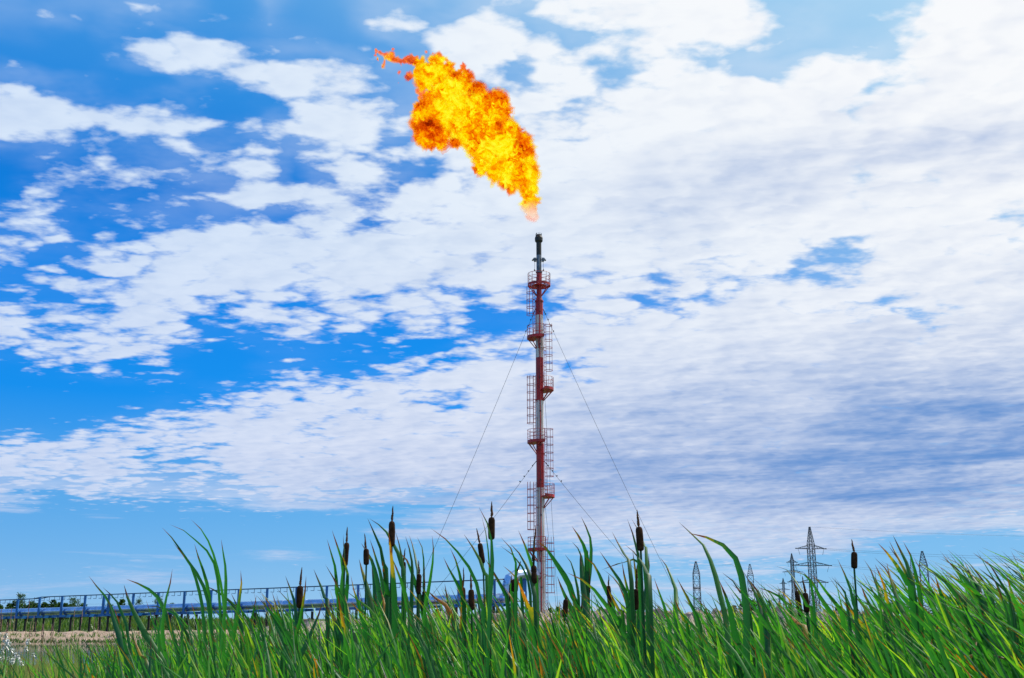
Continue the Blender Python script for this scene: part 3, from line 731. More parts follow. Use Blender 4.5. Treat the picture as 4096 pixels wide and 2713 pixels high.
# ------------------------------------------------------------------ pipe rack
def make_rack():
    A = P(-420, HOR, 128.6); B = P(2006, HOR, 90.4)
    A.z = 1.62; B.z = 2.92
    def at(t): return A.lerp(B, t)
    L = (B-A).length; dirv = (B-A).normalized(); side = Vector((-dirv.y, dirv.x, 0)).normalized()
    root = thing('pipe_rack', 'long blue trestle carrying a fat shiny insulated pipe, with a hanging-hook rail above', 'pipe rack', (A.x, A.y, 0))
    O = (A.x, A.y, 0); rp = .375
    path = [at(t)+Vector((0, 0, rp)) for t in [k/60 for k in range(61)]]
    # expansion loop beside the stack
    e = path[-1]; vx = Vector((1, -.12, 0)).normalized(); 
    sp = MB(); sp.tube(path, rp, 20)
    for k in range(1, 60, 2):
        p = path[k]; sp.tube([p-dirv*.035, p+dirv*.035], rp+.012, 20)
    sp.build('pipe', M_pipe, root, O, smooth=True)
    zt = P(2095, 2300, 91.5).z
    turn = [e-vx*.1, e+vx*.12, P(2024, 2396, 90.4), P(2031, 2372, 90.4), P(2032, 2340, 90.4), P(2040, 2316, 90.5), P(2062, 2303, 90.8), P(2098, 2299, 91.8), Vector((SX, 98.6, zt+.15))]
    b = MB()
    b.tube(turn, [rp*1.02, rp*1.05, .44, .47, .47, .48, .48, .47, .46], 12); pb = b.build('pipe_bend', M_pipe, root, O)
    zr = lambda t: at(t).z + 1.72
    def jog(t): return .10 if t > .30 else -.05
    off = side*.55
    b = MB(); pts = []
    for k in range(61):
        t = k/60; p = at(t)-off; p.z = zr(t)+jog(t); pts.append(p)
    e2 = P(2090, HOR, 92.); e2.z = pts[-1].z+.05
    b.tube(pts+[e2], .05, 6)
    pts2 = [p+Vector((0, 0, .06))+off*1.9 for p in pts]
    b.tube(pts2, .045, 6); b.build('hanger_rail', M_rail, root, O)
    step = 3.37; n = int(L/step)
    for k in range(n+1):
        t = (k*step+1.2)/L
        if t > 1: break
        p = at(t); f = p-off; q = p+off*.9
        b = MB(); b.bar((f.x, f.y, p.z-.22), (f.x, f.y, zr(t)+jog(t)), .20)
        b.bar((f.x, f.y, p.z-.05), (f.x, f.y, p.z-.25), .3)
        b.build('post', M_blue, root, O)
        b = MB(); c = p+Vector((0, 0, -.14)); b.bar(c-side*.8-dirv*.9, c-side*.8+dirv*.9, .2, .22); b.bar(c+side*.8-dirv*.9, c+side*.8+dirv*.9, .2, .22); b.bar(c-side*.9, c+side*.9, .22, .26)
        b.build('cross_beam', M_blue, root, O)
        for s in (-1, 1):
            for u in ((-.6, .7) if s > 0 and k % 2 else (.1,)):
                b = MB(); u += random.uniform(-.3, .3); w_ = c+side*.75*s+dirv*u; b.tube([(w_.x, w_.y, c.z-.12), (w_.x, w_.y, -.2)], .12, 8); b.build('pile', M_pile, root, O)
        if k == 10:
            f2 = f+dirv*-.7; b = MB(); b.bar((f2.x, f2.y, p.z-.22), (f2.x, f2.y, zr(t)+jog(t)), .24); b.build('post', M_blue, root, O)
    hk = 0; s_ = 0.4; b = MB()
    while s_ < L:
        t = s_/L; p = at(t)-off; z = zr(t)+jog(t); b = MB()
        b.tube([(p.x, p.y, z), (p.x, p.y, z-.36)], .024, 5); b.tube([(p.x, p.y, z-.36), Vector((p.x, p.y, z-.33))-dirv*.30-side*.1], .022, 5)
        if hk < 96: b.build('hook', M_rail, root, O); hk += 1
        s_ += .76
    # bracket holding the loop, and the thin line on to the stack
    c = P(2098, 2340, 91.5); b = MB(); b.bar((c.x, c.y, c.z-.55), (c.x, c.y, c.z+.42), .34); b.bar((c.x+.12, c.y, c.z-.5), (c.x+.12, c.y, 2.2), .14); b.build('loop_support', M_blue, root, O)
    b = MB(); z = P(2100, 2405, 92).z; p = P(2030, 2405, 91); p.z = z; b.tube([p, (SX-.2, DS-.5, z)], .05, 8); b.build('thin_line', M_steel, root, O)
    b = MB(); c = P(2105, 2440, 92); b.bar((c.x, c.y, 0), (c.x, c.y, z+.1), .24); b.build('post', M_blue, root, O)
make_rack()

# ------------------------------------------------------------------ pylons
def lattice(mb, z0, z1, w0, w1, n, bar=.16, dz0=0):
    for k in range(n):
        t0, t1 = k/n, (k+1)/n; a, b_ = w0+(w1-w0)*t0, w0+(w1-w0)*t1; za, zb = z0+(z1-z0)*t0, z0+(z1-z0)*t1
        ca = [Vector((x*a/2, y*a/2, za)) for x, y in ((-1, -1), (1, -1), (1, 1), (-1, 1))]
        cb = [Vector((x*b_/2, y*b_/2, zb)) for x, y in ((-1, -1), (1, -1), (1, 1), (-1, 1))]
        for i in range(4):
            j = (i+1) % 4
            mb.bar(ca[i], cb[i], bar*1.35); mb.bar(ca[i], cb[j], bar*.7); mb.bar(ca[j], cb[i], bar*.7); mb.bar(cb[i], cb[j], bar*.8)
def pylon(px, py, D, H, bw, arms, rz, label, foot=1.7, arm_drop=1.5, bar=.16, peak=.81, strings=True):
    q = P(px, py, D); root = thing('power_pylon', label, 'pylon', (q.x, D, 0), rz, 'lattice power pylons on the right')
    k = q.z/H
    b = MB(); lattice(b, 0, arms[-1][0]-4, bw*foot, bw*1.02, 6, bar*1.2); lattice(b, arms[-1][0]-4, H*peak, bw*1.02, bw*.94, int((H*peak-arms[-1][0]+4)/(bw*1.0)), bar)
    b.build('tower_body', M_pylon, root)
    b = MB(); lattice(b, H*peak, H*.99, bw*.94, bw*.2, 5, bar*.8); b.box((0, 0, H*.992), bw*.28, bw*.28, .5); b.build('tower_peak', M_pylon, root)
    for z, l in arms:
        a = MB()
        for s in (-1, 1):
            tip = Vector((s*l, 0, z+.1)); 
            for y in (-1, 1):
                r0 = Vector((s*bw*.47, y*bw*.47, z)); r1 = Vector((s*bw*.47, y*bw*.47, z+arm_drop)); a.bar(r0, tip, bar*1.5); a.bar(r1, tip, bar)
                for u in (.25, .5, .75):
                    a.bar(r0.lerp(tip, u), r1.lerp(tip, u-.15), bar*.6)
            a.bar(tip, tip+Vector((s*.6, 0, 0)), bar*2.4)
        ar = a.build('cross_arm', M_pylon, root)
        if strings:
            s_ = MB()
            for s in (-1, 1): s_.tube([(s*l*.92, 0, z), (s*l*.85, 0, z-1.4), (s*l*.8, 0, z-2.6)], .07, 5)
            s_.build('insulator_string', M_dark, ar)
    root.scale = (k, k, k)
    return root
pylon(3238, 2107, 480, 40.2, 2.5, [(30.8, 6.6), (23.7, 8.6), (16.6, 6.4)], R(12), 'tallest pylon with three wide cross arms, right of centre', bar=.17)
pylon(2783, 2246, 600, 31.3, 3.5, [(17.0, 5.5), (11.6, 6.5)], R(72), 'broad pylon seen nearly side-on, leftmost of all the pylons', bar=.17, peak=.80, arm_drop=1.2)
pylon(2999, 2257, 650, 32.3, 3.5, [(17.0, 5.5), (11.6, 6.5)], R(80), 'broad side-on pylon between the leftmost pylon and the tallest one', bar=.17, peak=.80, arm_drop=1.2)
pylon(3166, 2213, 700, 42, 1.7, [(36.2, 3.2), (30.2, 6.0), (24.0, 3.4)], R(8), 'slender pylon with three short arms just left of the tallest one', bar=.17, peak=.9, arm_drop=1.4, foot=2.4)
pylon(3132, 2312, 1130, 42, 1.7, [(36.2, 3.4), (30.2, 6.2), (24.0, 3.6)], R(8), 'small far pylon with three short arms behind the slender one', bar=.2, peak=.9, arm_drop=1.4, foot=2.4, strings=False)
pylon(3116, 2366, 1750, 42, 1.7, [(36.2, 3.4), (30.2, 6.2), (24.0, 3.6)], R(8), 'faintest and farthest of the pylons', bar=.24, peak=.9, arm_drop=1.4, foot=2.4, strings=False)
pylon(3688, 2205, 500, 30.8, 3.5, [(11.5, 5.5)], R(75), 'broad pylon behind the reeds on the right, rightmost of all', bar=.17, peak=.80, arm_drop=1.2)
pylon(3643, 2231, 640, 35.5, 2.0, [(12, 5)], R(75), 'narrow dim pylon just left of the rightmost one', bar=.17, peak=.80, arm_drop=1.2)
GL = 'conductors of the power line'
def wire(p0, p1, sag, label, r=.035):
    b = MB(); pts = []
    for k in range(21):
        t = k/20; p = p0.lerp(p1, t); p.z -= sag*4*t*(1-t); pts.append(p)
    b.tube(pts, r, 4); tag(b.build('power_line', M_cable, None, p0), label, 'power line', GL)
wire(P(3242, 2108, 480), P(4500, 2150, 420), 1.0, 'thin earth wire from the tip of the tallest pylon to the right', .028)
wire(P(3300, 2194, 480), P(4700, 2226, 420), 1.6, 'upper wire running right from the top arm of the tallest pylon, nearer one')
wire(P(3290, 2198, 484), P(4700, 2236, 424), 1.9, 'upper wire running right from the top arm of the tallest pylon, lower one')
wire(P(3330, 2259, 480), P(4700, 2322, 420), 1.6, 'wire running right from the widest arm of the tallest pylon')
wire(P(3320, 2264, 484), P(4700, 2334, 424), 1.9, 'lower wire running right from the widest arm of the tallest pylon')
wire(P(3300, 2324, 480), P(4700, 2390, 420), 1.6, 'wire running right from the lowest arm of the tallest pylon')
wire(P(2811, 2392, 600), P(3180, 2424, 640), 1.5, 'low wire leaving the leftmost pylon towards the tallest one')
wire(P(2800, 2350, 600), P(3170, 2376, 700), 2.0, 'wire leaving the leftmost pylon at its upper arm')
wire(P(-300, 2385, 400), P(600, 2410, 380), 1.5, 'very thin wire in the sky above the left end of the pipe rack', .02)

# ------------------------------------------------------------------ leaves
def crom(pts, n):
    """smooth curve through points"""
    p = [pts[0]*2-pts[1]]+pts+[pts[-1]*2-pts[-2]]; L = [0]
    for a, b_ in zip(pts, pts[1:]): L.append(L[-1]+(b_-a).length)
    out = []
    for k in range(n+1):
        s = L[-1]*k/n; i = 0
        while i < len(pts)-2 and L[i+1] < s: i += 1
        t = (s-L[i])/max(1e-9, L[i+1]-L[i]); p0, p1, p2, p3 = p[i], p[i+1], p[i+2], p[i+3]
        out.append(.5*((2*p1)+(p2-p0)*t+(2*p0-5*p1+4*p2-p3)*t*t+(3*p1-p0-3*p2+p3)*t*t*t))
    return out
def blade(mb, pts, W, n, tint, dry, yaw, tw=0., fold=.27, rnd=random, tipl=.22):
    """pts run from the tip down to the root"""
    c = crom(pts, n); L = sum((c[k+1]-c[k]).length for k in range(n)); vs = []; al = []; s = 0
    for k in range(n+1):
        t = k/n
        if k: s += (c[k]-c[k-1]).length
        d = (c[min(k+1, n)]-c[max(k-1, 0)]).normalized()
        a = yaw+tw*t; v = Vector((math.cos(a), math.sin(a), 0)); x = v-d*v.dot(d)
        x = x.normalized() if x.length > 1e-3 else Vector((1, 0, 0)); nn_ = d.cross(x)
        w = W*.5*min(1., (s/L/tipl+.004)**.75)*(1-.22*max(0, t-.6)/.4)
        vs += [c[k]-x*w, c[k]+nn_*w*fold*2, c[k]+x*w]; al += [s/L]*3
    fs = []
    for k in range(n):
        for q in (0, 1): a = k*3+q; fs.append((a, a+1, a+4, a+3))
    mb.add(vs, fs, tint=tint, along=al, dry=dry)

# heads: spike top, head top, head foot (x, y in the photograph), head width, x of the root, label, extra
HEADS = [
 ((1208,2269),(1201,2343),(1197,2433),25,1178,'cattail standing alone left of centre, one leaf either side of its head'),
 ((1389,2107),(1387,2170),(1379,2266),22,1350,'tall cattail left of the highest left one, clear against the sky'),
 ((1572,2023),(1568,2085),(1567,2187),25,1560,'tallest cattail of the left-centre clump, leaf tip over its lower head'),
 ((1458,2134),(1465,2195),(1465,2261),22,1470,'cattail between the two tall ones with its head half hidden by leaves'),
 ((1621,2193),(1614,2247),(1614,2312),19,1630,'small-headed cattail just right of the left-centre clump'),
 ((1674,2242),(1677,2296),(1673,2378),20,1690,'leaning cattail with thin pale spike before the hook rail'),
 ((1696,2261),(1697,2364),(1698,2451),19,1702,'low cattail with a very long thin spike before the pipe'),
 ((1854,2269),(1852,2349),(1853,2444),20,1850,'cattail half hidden behind a yellow-green leaf, left one of a low pair'),
 ((1882,2291),(1884,2358),(1887,2443),24,1900,'plump low cattail with a hooked dry tip, right one of a pair'),
 ((1967,2006),(1966,2069),(1966,2160),27,1950,'highest cattail of all, left of the stack, leaf crossing its head'),
 ((1906,2113),(1919,2173),(1932,2255),21,1962,'left-leaning cattail beside the highest one'),
 ((1529,2510),(1547,2590),(1552,2690),11,1556,'short cattail low in the reeds with an orange-brown spike'),
 ((1594,2412),(1592,2470),(1592,2525),9,1600,'thin immature cattail among leaves above the orange-brown spike'),
 ((2143,2105),(2135,2262),(2137,2336),23,2150,'double-lumped cattail right in front of the stack'),
 ((2083,2245),(2060,2318),(2058,2368),27,2062,'fat lopsided cattail head in front of the silver pipe bend'),
 ((2046,2300),(2044,2335),(2044,2407),16,2050,'narrow cattail head tucked under the fat one at the pipe bend'),
 ((2267,2384),(2264,2397),(2259,2470),21,2262,'tilted low cattail with almost no spike right of the stack'),
 ((2333,2350),(2331,2376),(2328,2458),10,2330,'slim half-hidden cattail behind leaves right of the stack'),
 ((2351,2200),(2353,2268),(2356,2376),12,2362,'slim tall cattail head seen edge-on between two upright leaves'),
 ((2435,2300),(2434,2342),(2440,2431),17,2450,'cattail partly covered by a slanting leaf, between stack and tallest right clump'),
 ((2548,2039),(2555,2107),(2563,2205),28,2600,'tall cattail right of the stack by the guy wire, leaf across its head'),
 ((2548,2261),(2545,2356),(2540,2441),26,2536,'cattail with orange spike below the tall one right of the stack'),
 ((3406,2157),(3417,2208),(3417,2275),24,3442,'lone short-headed cattail on a bare stalk right of the tallest pylon'),
 ((3172,2322),(3187,2363),(3205,2468),18,3225,'narrow slanting cattail, left of the pair below the tallest pylon'),
 ((3209,2305),(3221,2371),(3227,2451),23,3235,'thick cattail, right of the pair below the tallest pylon'),
]
BL = []   # (zoom origin, scale, rows): each row is width | points tip -> foot
def blk(ox, oy, s, rows):
    for r in rows:
        dry = r[2] if len(r) > 2 else None
        BL.append((r[0]/s, [(ox+a/s, oy+b_/s) for a, b_ in r[1]], dry))
blk(0, 2000, 2.199, [
 (30,[(1493,215),(1610,265),(1720,355),(1830,460),(1895,590),(1920,760),(1935,950),(1940,1200),(1935,1568)]),
 (32,[(1425,243),(1480,295),(1560,400),(1640,520),(1720,630),(1790,760),(1830,900),(1850,1100),(1880,1568)]),
 (34,[(1525,380),(1600,470),(1690,600),(1740,760),(1775,900),(1790,1060),(1810,1300),(1830,1568)]),
 (32,[(1680,172),(1750,235),(1810,325),(1850,400),(1890,520),(1930,680),(1960,850),(1975,1100),(1960,1568)]),
 (38,[(1945,345),(1965,480),(1985,620),(1985,800),(1975,1000),(1950,1300),(1930,1568)]),
 (34,[(1710,385),(1740,490),(1780,600),(1815,710),(1840,880),(1855,1100),(1870,1568)]),
 (38,[(2117,620),(2125,720),(2105,880),(2080,1060),(2050,1200),(1990,1400),(1960,1568)],.4),
 (28,[(2255,840),(2230,980),(2190,1130),(2130,1300),(2050,1568)]),
 (32,[(780,668),(830,735),(890,810),(950,880),(1000,1000),(1060,1200),(1150,1400),(1190,1568)]),
 (26,[(905,770),(960,820),(1020,880),(1060,970),(1110,1090),(1130,1250),(1150,1568)]),
 (38,[(1110,697),(1200,730),(1290,775),(1360,825),(1410,890),(1450,990),(1500,1130),(1550,1290),(1600,1568)]),
 (50,[(1090,745),(1115,840),(1160,950),(1230,1090),(1310,1240),(1380,1350),(1440,1568)]),
 (36,[(1517,605),(1500,720),(1470,830),(1440,980),(1430,1150),(1450,1350),(1490,1568)]),
 (44,[(1680,900),(1700,960),(1725,1050),(1750,1150),(1760,1568)],.2),
 (44,[(778,1305),(860,1370),(960,1440),(1060,1500),(1170,1568)],.2),
 (26,[(1283,878),(1310,960),(1340,1050),(1370,1160),(1400,1300)]),
 (30,[(1785,745),(1850,775),(1930,820),(2000,870),(2060,940),(2100,1040),(2130,1300)]),
 (46,[(945,870),(970,950),(1000,1060),(1040,1180),(1090,1350),(1120,1568)]),
 (48,[(1000,940),(1040,1050),(1080,1170),(1110,1350),(1150,1568)]),
 (40,[(1165,1180),(1200,1280),(1250,1400),(1320,1568)],.5),
 (24,[(1290,940),(1360,935),(1440,955),(1510,985),(1560,1020),(1590,1090),(1600,1240)]),
 (30,[(2030,815),(2070,900),(2100,980),(2140,1100),(2190,1300)]),
 (36,[(1550,1000),(1600,1100),(1660,1220),(1690,1400),(1700,1568)]),
 (30,[(2190,1020),(2230,1080),(2280,1180),(2309,1300)])])
blk(1000, 1950, 2.0552, [
 (34,[(290,725),(325,820),(355,900),(375,1000),(380,1100),(372,1300)],.3),
 (32,[(462,725),(455,830),(435,960),(415,1080),(390,1200),(370,1300)],.4),
 (32,[(523,672),(560,760),(590,830),(615,920),(640,1100)],.2),
 (30,[(620,635),(660,700),(710,790),(740,860),(780,960),(800,1150)],.2),
 (34,[(673,350),(700,430),(730,520),(760,620),(765,750),(740,950)],.2),
 (28,[(633,425),(660,520),(690,610),(705,700),(712,800),(715,900),(730,1100)]),
 (36,[(752,540),(770,590),(800,680),(800,790),(790,900),(770,1050)],.3),
 (16,[(766,385),(768,450),(772,520),(775,700)]),
 (34,[(966,253),(1000,330),(1040,420),(1080,520),(1100,650),(1130,900)]),
 (30,[(980,255),(1050,300),(1110,350),(1150,420),(1200,500),(1240,620),(1270,850)]),
 (50,[(1137,350),(1150,450),(1165,600),(1180,780),(1190,1000),(1190,1300),(1190,1568)],.5),
 (28,[(1195,360),(1215,430),(1240,520),(1250,620),(1260,850)]),
 (30,[(1277,400),(1300,470),(1325,570),(1335,680),(1330,850)]),
 (26,[(1308,392),(1335,470),(1360,580),(1375,680),(1385,850)]),
 (22,[(1372,405),(1410,480),(1425,560),(1430,700),(1430,850),(1440,1100)],.3),
 (26,[(1497,395),(1505,470),(1508,560),(1490,700),(1470,830),(1440,980),(1430,1200)]),
 (30,[(1485,335),(1540,375),(1620,436),(1680,500),(1730,560),(1790,640),(1840,730),(1870,820),(1900,980),(1920,1200)]),
 (30,[(1645,498),(1680,570),(1710,660),(1730,760),(1745,950)],.2),
 (32,[(1590,575),(1630,660),(1680,750),(1730,850),(1760,980)]),
 (32,[(1882,162),(1920,230),(1960,320),(1985,430),(1995,600),(1985,800),(1970,1000),(1950,1568)]),
 (40,[(1758,385),(1810,460),(1860,540),(1900,620),(1930,720),(1955,900)],.3),
 (20,[(1902,230),(1930,330),(1950,450),(1965,600),(1970,750),(1960,1000)]),
 (40,[(915,460),(960,530),(1000,600),(1030,700),(1060,850),(1080,1050),(1100,1300)],.3),
 (28,[(985,425),(1010,500),(1040,600),(1075,720),(1100,900),(1120,1200)],.3),
 (44,[(897,590),(920,680),(950,780),(980,900),(1010,1050),(1060,1300)],.4),
 (42,[(1070,820),(1095,920),(1120,1050),(1150,1200),(1170,1400)],.6),
 (42,[(1090,600),(1100,700),(1125,850),(1150,1100)]),
 (32,[(829,725),(850,830),(880,930),(920,1100),(950,1300)],.3),
 (36,[(817,930),(880,1000),(960,1070),(1040,1130),(1080,1190),(1110,1300),(1150,1500)],.3),
 (40,[(600,930),(580,1010),(540,1100),(500,1200),(440,1350),(370,1568)]),
 (52,[(595,930),(650,1020),(700,1100),(760,1250),(790,1400),(800,1568)],.4),
 (46,[(1220,520),(1290,600),(1330,700),(1370,820),(1410,950),(1440,1100),(1480,1350)]),
 (42,[(1160,560),(1205,670),(1250,790),(1280,900),(1310,1050),(1340,1200)]),
 (36,[(1350,1185),(1420,1260),(1500,1340),(1570,1420),(1640,1568)],.3),
 (28,[(180,857),(200,930),(230,1010),(250,1100),(270,1300)],.3),
 (38,[(80,920),(140,990),(200,1080),(240,1180),(290,1300),(340,1568)]),
 (34,[(105,895),(150,940),(220,1040),(270,1170),(300,1300),(320,1500)]),
 (40,[(475,1320),(500,1400),(540,1568)],.8),
 (50,[(1450,840),(1510,900),(1600,960),(1650,1040),(1690,1150),(1710,1300)],1.0),
 (38,[(1745,760),(1752,860),(1745,1000),(1740,1200),(1735,1568)],.7),
 (44,[(640,930),(690,1050),(720,1200),(760,1400),(800,1568)]),
 (46,[(720,880),(745,1000),(770,1150),(790,1350)],.5),
 (40,[(1000,640),(1020,800),(1030,950),(1050,1150)]),
 (44,[(780,880),(800,1000),(830,1150),(860,1400)],.4),
 (40,[(1600,790),(1620,900),(1650,1020),(1680,1200)]),
 (30,[(1510,900),(1540,1000),(1590,1150),(1640,1350)],.4),
 (36,[(1850,850),(1880,960),(1900,1100),(1930,1300)]),
 (40,[(1935,590),(1990,680),(2050,780),(2100,900),(2130,1050)]),
 (36,[(1990,740),(2060,800),(2120,860),(2158,930)])])
blk(2000, 1950, 2.0552, [
 (40,[(590,318),(640,390),(680,460),(705,530),(715,700)],.2),
 (28,[(665,238),(700,310),(735,390),(750,490),(745,620),(735,750),(720,950)]),
 (24,[(590,445),(640,500),(670,570),(685,680),(690,800),(690,1000)]),
 (38,[(150,352),(190,440),(230,540),(260,640),(290,740),(300,950)],.2),
 (26,[(5,408),(60,460),(110,540),(130,620),(130,750)]),
 (38,[(80,458),(150,530),(200,610),(240,700),(270,820),(290,1050)]),
 (22,[(5,482),(60,520),(120,570),(180,650),(220,740),(250,900)],.3),
 (48,[(300,435),(380,500),(440,590),(500,680),(560,780),(600,900),(640,1100)]),
 (26,[(25,645),(80,690),(140,750),(180,880)],.3),
 (38,[(920,363),(960,440),(1010,530),(1050,610),(1080,760)],.2),
 (30,[(1047,262),(1080,350),(1110,440),(1130,560),(1150,760)]),
 (38,[(1080,255),(1120,320),(1160,400),(1190,500),(1210,700)]),
 (40,[(1022,467),(1080,510),(1140,580),(1190,650),(1220,740),(1240,950)],.2),
 (26,[(835,678),(920,650),(1000,615),(1080,595),(1140,590),(1180,640),(1200,800)],.3),
 (40,[(820,525),(870,600),(930,690),(980,760),(1020,850),(1060,1050)],.2),
 (40,[(1090,520),(1100,600),(1115,700),(1130,850),(1140,1100)],.4),
 (34,[(1222,540),(1225,650),(1210,760),(1190,900),(1160,1100),(1130,1300)]),
 (24,[(530,547),(580,610),(610,700),(630,800),(650,1000)]),
 (36,[(695,570),(760,620),(800,680),(840,780),(900,900),(940,1100)],.3),
 (38,[(550,700),(640,740),(720,790),(800,870),(880,980),(950,1080),(1020,1300)],.3),
 (40,[(975,805),(1020,900),(1060,1010),(1080,1150),(1090,1350)],.8),
 (34,[(855,678),(920,730),(980,800),(1040,900),(1080,1100)],.3),
 (44,[(1470,285),(1550,360),(1630,430),(1690,500),(1730,600),(1770,720),(1800,850),(1840,1000),(1870,1200),(1890,1500)],.2),
 (48,[(1550,375),(1680,405),(1790,450),(1880,510),(1950,610),(1985,730),(2010,880),(2030,1100),(2030,1500)],.3),
 (14,[(1770,645),(1830,628),(1900,632),(1960,700),(1990,850)]),
 (38,[(1315,575),(1360,630),(1400,720),(1440,820),(1450,950),(1450,1200)],.2),
 (54,[(1800,760),(1850,880),(1890,1000),(1920,1150),(1950,1300),(1970,1568)]),
 (28,[(1825,700),(1900,750),(1940,820),(2000,900),(2060,1050)]),
 (40,[(1455,745),(1500,830),(1550,930),(1610,1050),(1650,1250)],.3),
 (34,[(1265,742),(1300,840),(1340,950),(1380,1080),(1400,1300)]),
 (48,[(2000,690),(2060,790),(2110,900),(2158,1050),(2200,1300)]),
 (44,[(660,520),(665,640),(680,800),(700,950),(710,1200)]),
 (32,[(1895,790),(1960,840),(2040,900),(2100,980),(2150,1150)]),
 (40,[(470,730),(520,860),(580,980),(620,1100),(650,1300)]),
 (36,[(580,850),(640,960),(690,1080),(720,1250)]),
 (40,[(870,800),(920,900),(980,1020),(1020,1200)],.4),
 (36,[(1000,600),(1020,720),(1050,850),(1070,1050)],.3),
 (44,[(300,1200),(380,1250),(460,1340),(520,1450),(560,1568)],.2),
 (40,[(20,800),(90,900),(150,1020),(200,1200)],.5),
 (44,[(120,700),(180,850),(230,980),(260,1150)],.7),
 (36,[(1430,900),(1470,1000),(1520,1120),(1560,1300)],.4),
 (44,[(775,1260),(760,1380),(740,1568)],.8),
 (30,[(595,1210),(600,1300),(620,1450)],1.0)])
blk(3000, 1950, 2.0547, [
 (42,[(1050,457),(1120,530),(1190,620),(1250,710),(1300,800),(1340,1000)],.4),
 (34,[(1142,437),(1180,510),(1230,600),(1280,700),(1320,850)],.4),
 (38,[(1140,482),(1200,560),(1260,660),(1310,780),(1350,900),(1370,1100)],.4),
 (44,[(1175,393),(1210,470),(1260,560),(1300,660),(1330,780),(1360,1000)],.3),
 (38,[(1260,447),(1300,510),(1340,620),(1370,750),(1400,900),(1410,1080),(1420,1400)]),
 (32,[(720,590),(760,670),(800,770),(830,850),(850,950),(880,1150)],.2),
 (34,[(935,590),(980,650),(1020,750),(1060,860),(1100,980),(1130,1200)]),
 (26,[(1020,575),(1080,620),(1130,700),(1180,800),(1210,1000)],.6),
 (46,[(1125,620),(1140,700),(1180,830),(1220,950),(1280,1100),(1310,1300)],.4),
 (32,[(1025,630),(1060,700),(1100,800),(1130,950),(1170,1150)],.6),
 (40,[(1580,572),(1680,650),(1760,740),(1850,850),(1920,950),(1960,1150)]),
 (38,[(1600,572),(1700,620),(1790,690),(1850,770),(1900,950)]),
 (40,[(1415,635),(1500,690),(1600,760),(1680,850),(1750,950),(1800,1150)]),
 (38,[(1755,600),(1800,680),(1850,780),(1900,900),(1930,1100)]),
 (38,[(1810,642),(1860,700),(1920,770),(1980,880),(2010,1100)]),
 (40,[(1875,660),(1950,720),(2040,790),(2110,860),(2160,1000)]),
 (28,[(2045,630),(2120,655),(2200,700),(2252,760),(2300,900)]),
 (30,[(2150,575),(2252,620),(2330,700),(2380,850)]),
 (38,[(1945,600),(2000,680),(2060,780),(2120,900),(2160,1100)]),
 (40,[(2110,725),(2140,830),(2180,950),(2230,1080),(2260,1300)],.2),
 (48,[(0,765),(60,850),(110,960),(130,1100),(150,1300),(160,1568)]),
 (30,[(65,822),(150,850),(230,890),(300,950),(340,1100)]),
 (28,[(205,645),(290,670),(340,720),(400,810),(450,900),(480,1100)]),
 (20,[(275,697),(340,685),(430,705),(490,780),(520,900)],.3),
 (42,[(430,690),(500,760),(550,850),(600,950),(680,1050),(720,1250)]),
 (36,[(500,710),(580,790),(640,880),(720,980),(770,1150)]),
 (28,[(665,733),(720,780),(770,870),(810,1050)]),
 (44,[(905,790),(950,900),(1000,1000),(1080,1100),(1180,1250),(1230,1450)],.2),
 (34,[(1595,710),(1700,760),(1790,810),(1870,870),(1950,960),(2010,1150)]),
 (20,[(190,828),(260,860),(310,910),(350,1050)],.5),
 (42,[(150,900),(250,970),(330,1060),(420,1150),(480,1300)],.9),
 (26,[(1585,1065),(1540,1150),(1490,1280),(1470,1420),(1465,1568)],1.0),
 (38,[(1625,1180),(1680,1300),(1740,1450),(1770,1568)],.7),
 (36,[(1870,1220),(1840,1380),(1790,1568)],.8),
 (30,[(1735,1280),(1770,1400),(1790,1568)],.9),
 (54,[(1915,1365),(2030,1390),(2150,1425),(2252,1480),(2300,1568)],.3),
 (44,[(350,760),(420,880),(480,1000),(530,1150)]),
 (40,[(1430,780),(1500,850),(1580,950),(1640,1100)]),
 (44,[(1520,720),(1560,850),(1600,980),(1650,1200)]),
 (42,[(2000,750),(2060,880),(2100,1000),(2140,1200)]),
 (40,[(740,900),(800,980),(880,1080),(940,1250)],.5),
 (40,[(300,1210),(350,1300),(400,1420),(430,1568)],1.0)])

plants = []
for hd in HEADS:
    w_ = hd[3]; D = min(7.5, max(4.2, 115.0/w_)); plants.append(dict(x=hd[4], D=D, head=hd, bl=[]))
nh = len(plants)
def foot_x(pts):
    (x0, y0), (x1, y1) = pts[-2], pts[-1]
    return x1 + (x1-x0)/max(10, abs(y1-y0))*(max(0, 2713-y1))*.45
rest = []
for bl in BL:
    fx = foot_x(bl[1]); best = min(range(nh), key=lambda i: abs(plants[i]['x']-fx))
    if abs(plants[best]['x']-fx) < 42 and len(plants[best]['bl']) < 7: plants[best]['bl'].append(bl)
    else: rest.append((fx, bl))
rest.sort(key=lambda a: a[0]); cl = []
for fx, bl in rest:
    if cl and fx-cl[-1][0][0] < 85 and len(cl[-1]) < 10: cl[-1].append((fx, bl))
    else: cl.append([(fx, bl)])
for c in cl:
    wm = sum(b_[0] for _, b_ in c)/len(c)
    plants.append(dict(x=sum(f for f, _ in c)/len(c), D=min(7., max(3.7, F*.0195/wm)), head=None, bl=[b_ for _, b_ in c]))
GC = 'cattail plants in the foreground'
LEAFY = []
